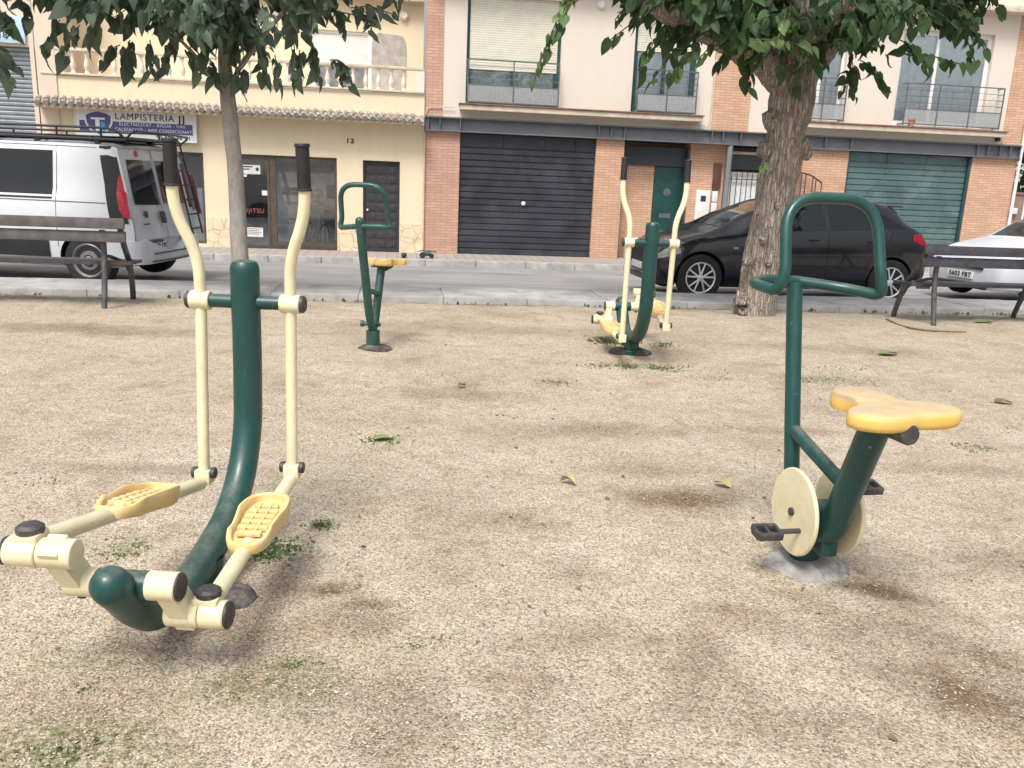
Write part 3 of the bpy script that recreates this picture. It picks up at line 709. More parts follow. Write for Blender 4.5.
# garage doors: slats with joints, each panel slightly out of line
def garage(x0, x1, z1, mat, nsl, head, verts, name='garage_door'):
    m = MB(); m.box(x0, x1, .105, .12, G0, z1)
    top = z1-head; h = (top-G0)/nsl
    for i in range(nsl):
        z = G0+i*h; m.prism([(0, .006), (-.022, .014), (-.026, h-.022), (0, h-.010)], lambda a, b, k: (k, .105+a, z+b), x0+.01, x1-.01)
    m.box(x0+.01, x1-.01, .085, .104, top+.012, z1)
    g = m.build(name, mat, H)
    q = MB()
    for xv in verts: q.box(xv-.006, xv+.006, .082, .0845, top-.35, z1)
    q.box(x0, x1, .0, .08, z1-.012, z1)
    q.build('panel_joint', M['garage_line'], g); return g
g = garage(.735, 3.64, 2.33, M['garage_navy'], 17, .28, (1.65, 2.55, 3.2))
m = MB(); m.lathe([(.045, 0), (.045, .02), (.02, .035)], (2.13, .078, .93), (0, -1, 0), 14); m.build('handle', M['frame_white'], g)
g = garage(9.385, 12.365, 2.33, M['garage_teal'], 18, .20, (10.35, 11.3))
for a, b in ((9.39, 9.42), (12.30, 12.36)):
    m = MB(); m.box(a, b, .01, .1, G0, 2.3); m.build('side_rail', M['frame_green'], g)
# green door
d = MB(); d.box(5.085, 5.745, .40, .46, G0, 1.84, .004); d = d.build('front_door', M['door_green'], H)
m = MB(); m.lathe([(.085, 0), (.085, .01), (.07, .014)], (5.40, .40, 1.28), (0, -1, 0), 20); m.build('door_plate', M['railing'], d)
for a, b, z0, z1 in ((5.26, 5.52, .72, .82), (5.20, 5.55, .22, .34), (5.28, 5.50, -.05, .05)):
    m = MB(); m.box(a, b, .390, .399, z0, z1); m.build('door_plate', M['railing'], d)
m = MB(); m.blob((5.33, .38, .05+.25), .025, 1, 0); m.build('handle', M['alloy'], d)
# meters
for (a, b, c, e, nm) in ((6.0, 6.32, .62, 1.36, 1), (6.0, 6.32, -.02, .60, 2)):
    m = MB(); m.box(a, b, .14, .219, c, e, .015); o = m.build('meter_box', M['white_box'], H)
    if nm == 1: q = MB(); q.box(6.10, 6.22, .133, .1395, 1.12, 1.24); q.build('meter_window', M['ink'], o)
for i in range(3):
    m = MB(); m.box(6.375, 6.50, .16, .219, .62+i*.25, .85+i*.25, .012); m.build('letter_box', M['white_box'], H)
m = MB(); m.box(6.36, 6.53, .15, .219, 1.40, 1.95, .004); m.build('plaque', M['iron_rust'], H)
m = MB(); m.cyl((6.60, -.04, G0), (6.60, -.04, 2.335), .062, seg=20); m.cyl((6.60, -.04, G0), (6.60, -.04, G0+.03), .1, seg=20); m.build('steel_column', M['pipe_grey'], H)
# barred entrance
m = MB(); m.box(6.78, 8.25, .30, .34, G0, 1.80)
for i in range(9): m.box(6.82+i*.16, 6.95+i*.16, .285, .299, .1, 1.75, .004)
d = m.build('entrance_door', M['frame_white'], H)
m = MB()
for i in range(12): m.cyl((6.80+i*.12, .22, G0), (6.80+i*.12, .22, 1.80), .009, seg=6)
for z in (.3, 1.0, 1.62, 1.78): m.box(6.76, 8.2, .21, .23, z, z+.02)
m.build('door_bars', M['ink'], d)
m = MB(); m.box(6.70, 8.3, .28, .33, 1.84, 2.30); m.build('transom_panel', M['panel_dark'], H)
m = MB(); m.box(6.72, 7.6, .2, .26, 2.16, 2.22); m.build('awning_bar', M['soffit'], H)
m = MB()
rp = crom([(7.75, -.05, 1.82), (8.1, -.08, 1.84), (8.45, -.15, 1.78), (8.72, -.2, 1.62)], 4)
m.tube(rp, .020, 6); m.tube([(p.x, p.y, .2) for p in rp], .02, 6)
for i in range(9): p = rp[min(len(rp)-1, int(i*len(rp)/9+.5))]; m.cyl((p.x, p.y, G0), (p.x, p.y, p.z), .014, seg=6)
m.build('iron_railing', M['iron_rust'], H)
m = MB(); m.box(8.12, 8.16, -.02, .0, 1.75, 2.33); m.build('conduit', M['pipe_grey'], H)
# ledges
for a, b in ((.70, 5.86), (7.85, 12.92)):
    m = MB(); m.box(a, b, -.25, -.001, 2.775, 2.875, .01); L = m.build('balcony_ledge', M['ledge'], H)
    m = MB(); m.box(a-.02, b+.02, -.28, -.001, 2.878, 2.905, .005); m.build('ledge_tile', M['ledge_red'], L)
m = MB(); m.tube(fillet([(5.2, -.05, 2.70), (5.95, -.05, 2.73), (6.02, -.05, 2.66), (6.08, -.05, 2.80), (6.1, -.03, 6)], .04), .009, 6)
m.build('wall_cable', M['soffit'], H)
m = MB(); m.tube(fillet([(-.0, -.05, 2.66), (.05, -.05, 2.80), (.6, -.05, 2.82)], .05), .009, 6)
m.build('wall_cable', M['soffit'], H)
m = MB(); m.box(12.84, 12.92, -.08, -.0, 2.70, 2.77); m.build('junction_box', M['ink'], H)
m = MB(); m.lathe([(.085, 0), (.085, .04), (.05, .07)], (3.56, -.001, 4.98), (0, -1, 0), 18); m.build('wall_lamp', M['sign_white'], H)
m = MB(); m.box(-.0, 13.5, -.35, .0, 5.35, 5.48, .01); m.build('cornice', M['ledge'], H)

def railing(x0, x1, z0, z1, meshz, H, dep=.22):
    m = MB(); y = -dep
    for z in (z0+.03, z1): m.box(x0, x1, y-.012, y+.012, z-.012, z+.012); m.box(x0-.012, x0+.012, y, -.002, z-.012, z+.012); m.box(x1-.012, x1+.012, y, -.002, z-.012, z+.012)
    n = 4
    for i in range(1, n+1):
        z = z1-i*(z1-meshz)/n*1.0; m.cyl((x0, y, z), (x1, y, z), .006, seg=6); m.cyl((x0, y, z), (x0, 0, z), .006, seg=6); m.cyl((x1, y, z), (x1, 0, z), .006, seg=6)
    k = max(2, round((x1-x0)/.8))
    for i in range(k+1): x = x0+(x1-x0)*i/k; m.box(x-.012, x+.012, y-.010, y+.010, z0, z1)
    r = m.build('railing', M['railing'], H)
    q = MB()
    # perforated panel: real bars in a weave
    a = x0+.02
    while a < x1: q.box(a, a+.022, y+.004, y+.008, z0+.04, meshz); a += .034
    b = z0+.05
    while b < meshz: q.box(x0, x1, y+.0085, y+.012, b, b+.018); b += .034
    q.build('mesh_panel', M['mesh_panel'], r)

def window(W, H, frame, shut=None, curtain='curtain', mull=(.5,), name='window', t=.06):
    x0, x1, z0, z1 = W
    m = MB(); frame_rect(m, x0, x1, z0, z1, .10, .16, t)
    for k in mull: xm = x0+(x1-x0)*k; m.box(xm-.035, xm+.035, .10, .16, z0+t, (shut or z1-t))
    w = m.build(name, frame, H)
    q = MB(); q.box(x0+t, x1-t, .125, .131, z0+t, z1-t); q.build('pane', M['house_glass'], w)
    q = MB(); n = int((x1-x0)/.05)
    P = [(x0+(x1-x0)*i/n, .165+.010*math.sin(i*1.9)+.006*math.sin(i*.7)) for i in range(n+1)]
    for (a, ya), (b, yb) in zip(P, P[1:]): q.face([(a, ya, z0), (b, yb, z0), (b, yb, z1), (a, ya, z1)])
    q.build('curtain', M[curtain], w)
    if shut:
        q = MB(); z = shut; q.box(x0+t, x1-t, .088, .099, shut, z1)
        while z < z1-.02: q.prism([(0, 0), (-.012, .006), (-.012, .038), (0, .043)], lambda a, b, k: (k, .088+a, z+b), x0+t*.7, x1-t*.7); z += .045
        q.build('roller_shutter', M['shutter_cream'], w)
    return w
window(W1, H, M['frame_green'], 3.60, t=.10); window(W2, H, M['frame_green'], 4.15, t=.11); window(W3, H, M['frame_white']); window(W4, H, M['frame_white'], mull=(.42,), t=.09)
railing(.84, 2.72, 2.91, 3.76, 3.28, H); railing(4.40, 5.68, 2.91, 3.76, 3.28, H); railing(8.0, 9.02, 2.93, 3.80, 3.28, H); railing(10.42, 12.72, 2.93, 3.80, 3.28, H)
P = empty('flower_pot', F(10.62, .2, 2.905), 0, 'small terracotta pot on the ledge behind the right-hand railing', 'pot')
m = MB(); m.lathe([(.05, 0), (.075, .13), (.085, .13), (.085, .16), (.07, .16)], (0, 0, 0), (0, 0, 1), 16); m.build('pot', M['terracotta'], P)
P = empty('planter', F(4.62, -.2, G0), AL, 'pale box planter in the green-doored porch', 'planter')
m = MB(); m.box(-.16, .16, -.12, .12, 0, .45, .02); m.build('planter_box', M['sign_white'], P)

# ============ beyond the right-hand corner
Wl = empty('garden_wall', ORG, AL, 'low brown brick garden wall at the right-hand corner with a white light on it', 'wall')
m = MB(); m.box(13.485, 14.1, .35, .55, G0, 1.55); m.build('wall', M['brick_dark'], Wl)
m = MB(); m.box(13.48, 14.14, .32, .58, 1.55, 1.60, .008); m.build('coping', M['brick_dark'], Wl)
m = MB(); m.box(13.72, 13.92, .27, .349, 1.10, 1.24, .01); m.build('wall_light', M['white_box'], Wl)
Gt = empty('garden_gate', ORG, AL, 'grey sheet gate with a white curved post beside the brown wall', 'gate')
m = MB(); m.box(14.22, 16.6, .40, .44, G0, 1.35); m.build('gate_sheet', M['shutter_grey'], Gt)
m = MB(); m.tube(fillet([(14.16, .40, G0), (14.16, .40, 1.40), (14.26, .40, 1.50), (14.6, .40, 1.50), (14.62, .40, 1.3)], .12), .03, 10); m.build('gate_post', M['frame_white'], Gt)
m = MB(); m.cyl((13.50, -.06, .0), (13.50, -.06, 6.4), .035, seg=10); m.build('drainpipe', M['frame_white'], H)
B = empty('distant_house', F(24, -9, -.2), AL, 'plain pale house set back beyond the garden gate', 'building')
m = MB(); wall_grid(m, [-9, 9], [0, 6.5], [(-6, -4.8, 1, 2.4), (-2, -.8, 1, 2.4), (-6, -4.8, 4, 5.4), (-2, -.8, 4, 5.4)], 0, .2); m.face([(-9, 0, 0), (-9, 0, 6.5), (-9, 8, 6.5), (-9, 8, 0)]); m.build('wall', M['far_wall'], B, smooth=False)
m = MB(); m.box(-9.3, 9.3, -.4, 8, 6.5, 6.75); m.build('roof', M['tile'], B)
for x in (-6, -2):
    for z in (1, 4):
        m = MB(); m.box(x, x+1.2, .15, .18, z, z+1.4); m.build('window', M['glass_dark'], B)

def sand_z(x, y):
    p = V((x, y, 0)); return .018*noise.noise(p*.9)+.010*noise.noise(p*3.1)+.006*noise.noise(p*9)
# ------------------------------------------------------------------ elliptical trainers
# local frame: x right, y forward (base -> upright), z up, origin at the base stub
def trainer(loc, rz, label, green, phase, concrete, far=False):
    T = empty('elliptical_trainer', loc, rz, label, 'exercise machine', 'elliptical trainers in the park')
    R_ = .054
    HB = (0, -.55, .315)                                   # crank hub
    P = crom([(0, .49, 1.075), (0, .49, .80), (0, .48, .60), (0, .46, .46), (0, .38, .31), (0, .24, .20), (0, .06, .145), (0, -.12, .115), (0, -.28, .115), (0, -.40, .145), (0, -.50, .22), (0, -.575, .30), (0, -.62, .345)], 5)
    m = MB(); m.tube([V((0, .49, 1.112)), V((0, .49, 1.107)), V((0, .49, 1.095)), V((0, .49, 1.08))]+P[1:], [R_*.55, R_*.80, R_*.95]+[R_]*len(P), 28, 'dome2'); m.build('main_tube', green, T)
    m = MB(); m.tube([(0, 0, -.05), (0, 0, .14)], .062, 24, 'none'); m.cyl((0, 0, -.02), (0, 0, .03), .085, seg=24, bev=.005); m.build('base_stub', green, T)
    m = MB(); m.blob((-.05, -.01, .0), .125, 3, .09, (1, .85, .36), 3); m.blob((.085, -.03, .0), .105, 3, .09, (1, .9, .36), 8); m.build('footing', concrete, T)
    m = MB(); m.cyl((-.19, .49, .955), (.19, .49, .955), .026, seg=20); m.build('axis_bar', green, T)
    # crank
    m = MB(); m.cyl((-.10, HB[1], HB[2]), (.10, HB[1], HB[2]), .040, seg=24); m.build('crank_hub', green, T)
    CL = .125
    for sgn, ph in ((-1, phase), (1, phase+math.pi)):
        dy, dz = math.cos(ph)*CL, math.sin(ph)*CL
        x = sgn*.112; pin = V((x, HB[1]+dy, HB[2]+dz))
        m = MB()
        m.cyl((x-.042, HB[1], HB[2]), (x+.042, HB[1], HB[2]), .041, seg=24, bev=.003)
        # arm plate
        a = V((x+sgn*.012, HB[1], HB[2])); b = V((x+sgn*.03, HB[1]+dy, HB[2]+dz)); d = (b-a); u = d.normalized(); w = u.cross(V((1, 0, 0))).normalized()
        pl = [a+w*.036-u*.0, b+w*.036+u*.035, b-w*.036+u*.035, a-w*.036-u*.0]
        A = [m.v(p-V((.026, 0, 0))) for p in pl]; B = [m.v(p+V((.026, 0, 0))) for p in pl]
        m.bm.faces.new(A); m.bm.faces.new(B[::-1])
        for i in range(4): m.bm.faces.new((A[i], B[i], B[(i+1) % 4], A[(i+1) % 4]))
        m.cyl((pin.x-sgn*.02, pin.y, pin.z), (pin.x+sgn*.075, pin.y, pin.z), .041, seg=24, bev=.003)
        c = m.build('crank_arm', M['cream_paint'], T)
        q = MB(); q.cyl((x+sgn*(.040), HB[1], HB[2]), (x+sgn*.052, HB[1], HB[2]), .040, seg=24, bev=.004) if sgn > 0 else q.cyl((x-.02, HB[1]-.0, HB[2]-.046), (x, HB[1], HB[2]-.046), .006, seg=8)
        q.build('end_cap', M['black_plastic'], c)
        # lever: sleeve on the pin, foot tube, footboard
        jx = sgn*.17; jz = .27 if sgn < 0 else .30; jy = .44 if sgn < 0 else .47
        if far: jz = .26+.05*math.sin(ph); jy = .46
        sx0 = pin.x+sgn*.078; sx1 = pin.x+sgn*(.165 if sgn < 0 else .15)
        lv = MB(); lv.cyl((sx0, pin.y, pin.z), (sx1, pin.y, pin.z), .041, seg=24, bev=.003)
        s0 = V((sx1-sgn*.055, pin.y+.02, pin.z+.02)); s1 = V((jx, jy, jz-.028))
        lv.tube([s0, s0+(s1-s0)*.96], .026, 18)
        lv.box(-.035, .035, -.035, .03, -.012, .012, .003, Matrix.Translation((s0.x, pin.y+.012, pin.z+.042)) @ Matrix.Rotation(.1, 4, 'X'))
        yoke = MB()
        lv.box(-.030, .030, -.028, .028, -.028, .032, .006, Matrix.Translation((jx, jy, jz-.005)))
        l = lv.build('foot_lever', M['cream_paint'], T)
        q = MB(); q.cyl((sx1-sgn*.001, pin.y, pin.z), (sx1+sgn*.012, pin.y, pin.z), .0395, seg=24, bev=.004); q.build('end_cap', M['black_plastic'], l)
        q = MB(); q.tube([(s0.x, pin.y+.014, pin.z+.05), (s0.x, pin.y+.014, pin.z+.066), (s0.x, pin.y+.014, pin.z+.074)], [.036, .036, .026], 20); q.build('bump_stop', M['black_plastic'], l)
        for k in (-1, 1): q = MB(); q.tube([(jx+k*.029, jy, jz+.012), (jx+k*.044, jy, jz+.012), (jx+k*.048, jy, jz+.012)], [.022, .022, .016], 16); q.build('pivot_cap', M['black_plastic'], l)
        # footboard: tray with raised rim, ribs
        t = .54; c0 = s0+(s1-s0)*t; ax = (s1-s0).normalized(); ang = math.atan2(ax.z, ax.y); yaw = math.atan2(ax.x, ax.y)
        TM = Matrix.Translation(c0+V((sgn*.0, -.02, .004))) @ Matrix.Rotation(-yaw, 4, 'Z') @ Matrix.Rotation(ang, 4, 'X')
        def outline(k, grow=0):
            a = 2*math.pi*k/40; cx, cy = math.cos(a), math.sin(a)
            px = .084*math.copysign(abs(cx)**.6, cx)*(1-.12*(1-cy)*.5 if cy < 0 else 1); py = .190*math.copysign(abs(cy)**.75, cy)
            if -.10 < py < .02 : px *= .90+.0*sgn
            return px*(1+grow/.078), py*(1+grow/.17)
        ped = MB(); ped.M = TM
        rings = []
        for grow, zf in ((-.02, -.012), (-.004, -.010), (0, .0), (.003, 1), (0, 1.25), (-.008, 1.3), (-.014, 1.15), (-.017, .55), (-.03, .48)):
            ring = []
            for k in range(40):
                px, py = outline(k, grow); rise = .046+.008*math.cos(min(1, max(-1, (py-.06)/.12))*math.pi/2)
                if py < -.10: rise -= .016*min(1, (-.10-py)/.05)
                z = zf if abs(zf) < .02 else rise*zf*.78
                ring.append(ped.v((px, py, z)))
            rings.append(ring)
        for a_, b_ in zip(rings, rings[1:]):
            for k in range(40): ped.bm.faces.new((a_[k], a_[(k+1) % 40], b_[(k+1) % 40], b_[k]))
        ped.bm.faces.new(rings[0][::-1]); ped.bm.faces.new(rings[-1])
        pd = ped.build('footboard', M['yellow_plastic'], T, ang=40)
        q = MB(); q.M = TM
        for i in range(6):
            y = -.105+i*.042; w = .050 if i not in (0, 5) else .040; q.box(-w, w, y-.015, y+.012, .022, .0345, .003)
        for xx in (-.02, .018): q.box(xx-.003, xx+.003, -.12, .12, .022, .037, .001)
        q.build('tread', M['yellow_plastic'], pd)
        # hand lever
        hx = sgn*.172; ox = sgn*.245; sw = jy
        pts = [(jx, jy, jz+.02), (hx, .49, .95), (hx, .485, 1.12), (ox, .455, 1.29), (ox-sgn*.005, .44, 1.53 if not far else 1.57)]
        hp = fillet(pts, [0, .05, .12, .12, 0], 8)
        m = MB(); m.tube(hp, .0215, 18); h = m.build('hand_lever', M['cream_paint'], T)
        m = MB(); m.cyl((hx-.038, .49, .955), (hx+.038, .49, .955), .036, seg=22, bev=.003); m.build('pivot_sleeve', M['cream_paint'], h)
        m = MB(); m.tube([(hx+sgn*.037, .49, .955), (hx+sgn*.05, .49, .955), (hx+sgn*.056, .49, .955)], [.033, .033, .026], 20); m.build('pivot_cap', M['black_plastic'], h)
        e = V(pts[-1]); d = (e-V(pts[-2])).normalized()
        m = MB(); m.tube([e-d*.155, e-d*.150, e-d*.147, e-d*.002, e+d*.0, e+d*.004, e+d*.01], [.028, .028, .0245, .0245, .028, .028, .025], 20); m.build('grip', M['grip_rubber'], h)
    if far: T.scale = (1.04,)*3
    return T
trainer((-1.035, 2.70, 0), R(-1.8), 'near cream and dark green elliptical trainer with two yellow footboards at the left', M['green_paint'], R(118), M['concrete_dark'])
b = gnd(631, 353)
trainer((b.x, b.y, 0), R(183), 'far elliptical trainer in weeds in front of the black car', M['green_paint'], R(100), M['concrete_dark'], True)

# ------------------------------------------------------------------ bikes
def handlebar(green, T, top, k=0.0):
    x, y, z = top; w = .207
    pts = [(-.0, y, z-.03), (-w+.03, y+.005, z-.025), (-w-.045, y-.03, z-.035), (-w-.01, y-.13, z-.05), (-w+.01, y-.14, z+.02), (-w+.02, y-.06, z+.30), (w-.02, y-.06, z+.30), (w-.01, y-.14, z+.02), (w+.01, y-.14, z-.06), (w-.09, y-.06, z-.045), (0, y, z-.03)]
    p = fillet([V(q)+V((x+(k if 0 < i < 10 else 0), -(k*1.2 if 2 < i < 9 else 0), 0)) for i, q in enumerate(pts)], [0, .08, .06, .06, .07, .14, .14, .12, .11, .13, 0], 9)
    m = MB(); m.tube(p, .0215, 18); return m.build('handlebar', green, T)
def saddle(T, c, mat):
    # outline: narrow nose forward (+y), two wide rear lobes
    x0, y0, z0 = c
    half = [(0, -.155), (.06, -.165), (.12, -.16), (.165, -.125), (.172, -.08), (.15, -.045), (.105, -.02), (.072, .02), (.062, .07), (.064, .11), (.055, .145), (.028, .165), (0, .17)]
    prof = crom([(a, b, 0) for a, b in [(a_*1.24, b_) for a_, b_ in half]], 4)
    ring2 = [(p.x, p.y) for p in prof]; full = ring2+[(-a, b) for a, b in ring2[-2:0:-1]]
    n = len(full); m = MB(); m.M = Matrix.Translation(c) @ Matrix.Rotation(R(10), 4, 'Z') @ Matrix.Rotation(R(2), 4, 'X'); rings = []
    for sc, z in ((.85, -.045), (.95, -.044), (.985, -.037), (1.0, -.026), (1.0, -.008), (.985, .003), (.95, .009), (.86, .012), (.5, .012), (.12, .011)):
        ring = []
        for a, b in full:
            zz = z+(.010*(1 if b > .02 else 0)*(.5+z/.05) if z > 0 else 0)
            ring.append(m.v((a*sc-(b+.06)*.14, b*sc, zz)))
        rings.append(ring)
    for a, b in zip(rings, rings[1:]):
        for k in range(n): m.bm.faces.new((a[k], a[(k+1) % n], b[(k+1) % n], b[k]))
    m.bm.faces.new(rings[0][::-1]); m.bm.faces.new(rings[-1])
    return m.build('saddle', mat, T, ang=50)
def pedal(T, x, y, z, sgn, parent):
    m = MB(); TM = Matrix.Translation((x, y, z)) @ Matrix.Rotation(R(10), 4, 'X'); m.M = TM
    for k in (-1, 1): m.box(-.048, .048, k*.032-.009, k*.032+.009, -.014, .014, .004)
    for k in (-.045, 0, .045): m.box(k-.006, k+.006, -.03, .03, -.012, .012, .002)
    m.box(-.05, .05, -.028, .028, -.018, -.012, .003)
    m.M = Matrix(); m.cyl((x-.04*sgn, y, z), (.095*sgn, y, z), .010, seg=10)
    return m.build('pedal', M['black_plastic'], parent)
def bike(loc, rz, label, green, discs, conc):
    T = empty('exercise_bike', loc, rz, label, 'exercise machine', 'exercise bikes in the park')
    top = (0, .36, 1.125)
    if discs:
        P = fillet([(-.03, .36, 1.09), (-.03, .24, .50), (-.015, .20, .18), (0, .05, .15)], [0, .08, .06, 0])
        m = MB(); m.tube(P, .031, 22, 'flat'); m.build('front_post', green, T)
        m = MB(); m.tube(fillet([(0, .16, .165), (0, -.055, .165), (0, -.26, .70)], [0, .13, 0], 10), .052, 26, 'none'); m.build('seat_post', green, T)
        m = MB(); m.tube([(-.03, .25, .52), (0, -.15, .40)], .027, 18, 'none'); m.build('brace', green, T)
        sd_ = (-.018, -.30, .765)
    else:
        P = fillet([(0, .36, 1.135), (0, .10, .30), (0, .0, .16)], [0, .12, 0], 8)
        m = MB(); m.tube(P, .036, 22, 'dome1'); m.build('front_post', green, T)
        m = MB(); m.tube(fillet([(0, .0, .17), (0, -.06, .24), (0, -.24, .70)], [0, .08, 0], 8), .036, 22, 'none'); m.build('seat_post', green, T)
        m = MB(); m.tube([(0, .16, .55), (0, -.16, .47)], .022, 16, 'none'); m.build('brace', green, T)
        m = MB(); m.cyl((-.06, -.02, .22), (.10, -.02, .22), .018, seg=14); m.cyl((.09, -.02, .22), (.115, -.02, .22), .028, seg=14); m.build('axle_stub', green, T)
        sd_ = (0, -.27, .765)
    handlebar(green, T, (-.015 if discs else 0, .36 if not discs else .365, 1.125), .04 if discs else 0)
    sy = .085 if discs else 0
    m = MB(); m.cyl((0, sy, -.03), (0, sy, .17), .060, seg=24, bev=.004); m.build('base_stub', green, T)
    m = MB()
    if discs: m.blob((.0, .07, -.004), .16, 4, .10, (1, .80, .30), 2)
    else: m.blob((-.02, -.0, .0), .155, 4, .08, (1, .85, .30), 5)
    m.build('footing', conc, T)
    s = saddle(T, sd_, M['seat_plastic'])
    m = MB(); m.cyl((-.022, sd_[1]-.168, sd_[2]-.058), (-.02, sd_[1]+.0, sd_[2]-.066), .034, seg=22, bev=.005); m.box(-.08, .08, sd_[1]-.08, sd_[1]+.08, sd_[2]-.062, sd_[2]-.047, .004); m.build('seat_mount', M['black_plastic'], s)
    if discs:
        c = V((0, .04, .245))
        m = MB(); m.cyl((-.08, c.y, c.z), (.08, c.y, c.z), .045, seg=24); m.box(-.035, .035, c.y-.12, c.y+.03, c.z-.14, c.z-.02, .01); m.build('crank_housing', green, T)
        for sgn in (-1, 1):
            m = MB(); m.lathe([(0.02, 0), (.166, 0), (.170, .004), (.170, .012), (.166, .017), (.05, .018), (.02, .018)], (sgn*.085, c.y, c.z), (sgn, 0, 0), 56); d = m.build('crank_disc', M['cream_paint'], T)
            m = MB(); m.tube([(sgn*.103, c.y, c.z), (sgn*.112, c.y, c.z), (sgn*.116, c.y, c.z)], [.016, .016, .010], 16); m.build('hub_cap', M['black_plastic'], d)
            pedal(T, -.235 if sgn < 0 else .25, c.y+(-.07 if sgn < 0 else .07), c.z+(-.05 if sgn < 0 else .065), sgn, d)
    return T
bike((1.208, 3.06, 0), R(10.5), 'near green exercise bike with yellow saddle, two cream discs and black pedals', M['green_paint'], True, M['concrete_pad'])
b = gnd(373, 349)
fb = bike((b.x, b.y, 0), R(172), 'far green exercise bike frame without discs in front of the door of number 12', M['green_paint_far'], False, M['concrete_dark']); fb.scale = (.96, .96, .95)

# ------------------------------------------------------------------ benches
def bench(loc, rz, sgn, label, wood):
    T = empty('park_bench', loc, rz, label, 'bench', 'park benches along the kerb')
    L = 2.1*sgn
    a, b = sorted((0, L))
    for z0, z1, y in ((.80, .905, -.02), (.665, .775, .0)):
        m = MB(); m.M = Matrix.Translation((0, y, z0)) @ Matrix.Rotation(R(-9), 4, 'X'); m.box(a, b, -.02, .02, 0, z1-z0, .008); m.build('backrest_plank', wood, T)
    for k in range(3):
        m = MB(); m.box(a, b, .13+k*.135, .25+k*.135, .425-.004*k, .46-.004*k, .008); m.build('seat_plank', wood, T)
    for i, off in enumerate((.24, 1.84)):
        x = off*sgn
        fr = MB()
        fr.tube(crom([(x, .06, .78), (x, .08, .60), (x, .05, .35), (x+sgn*.0, -.04, -.03)], 6), .029, 12); fr.build('leg', M['bench_metal'], T)
        fr = MB(); fr.tube(crom([(x-sgn*.18, .02, .86), (x-sgn*.16, .20, .62), (x-sgn*.14, .42, .40), (x-sgn*.10, .60, .10), (x-sgn*.08, .66, -.03)], 6), .030, 12); fr.build('leg', M['bench_metal'], T)
        fr = MB(); fr.tube(crom([(x, .07, .52), (x-sgn*.03, .20, .50), (x-sgn*.09, .36, .43), (x-sgn*.12, .46, .33)], 6), .018, 10)
        fr.box(min(x, x-sgn*.15), max(x, x-sgn*.15), .14, .18, .395, .425); fr.build('bracket', M['bench_metal'], T)
    return T
q = gnd(103, 308); bench((q.x+.24+.02, q.y+.04, 0), R(8), -1, 'grey slatted bench at the left edge in front of the white van', M['bench_wood'])
q = gnd(936, 326); bench((q.x-.24-.01, q.y+.04, 0), R(8), 1, 'dark slatted bench at the right edge in front of the white car', M['bench_wood_dark'])
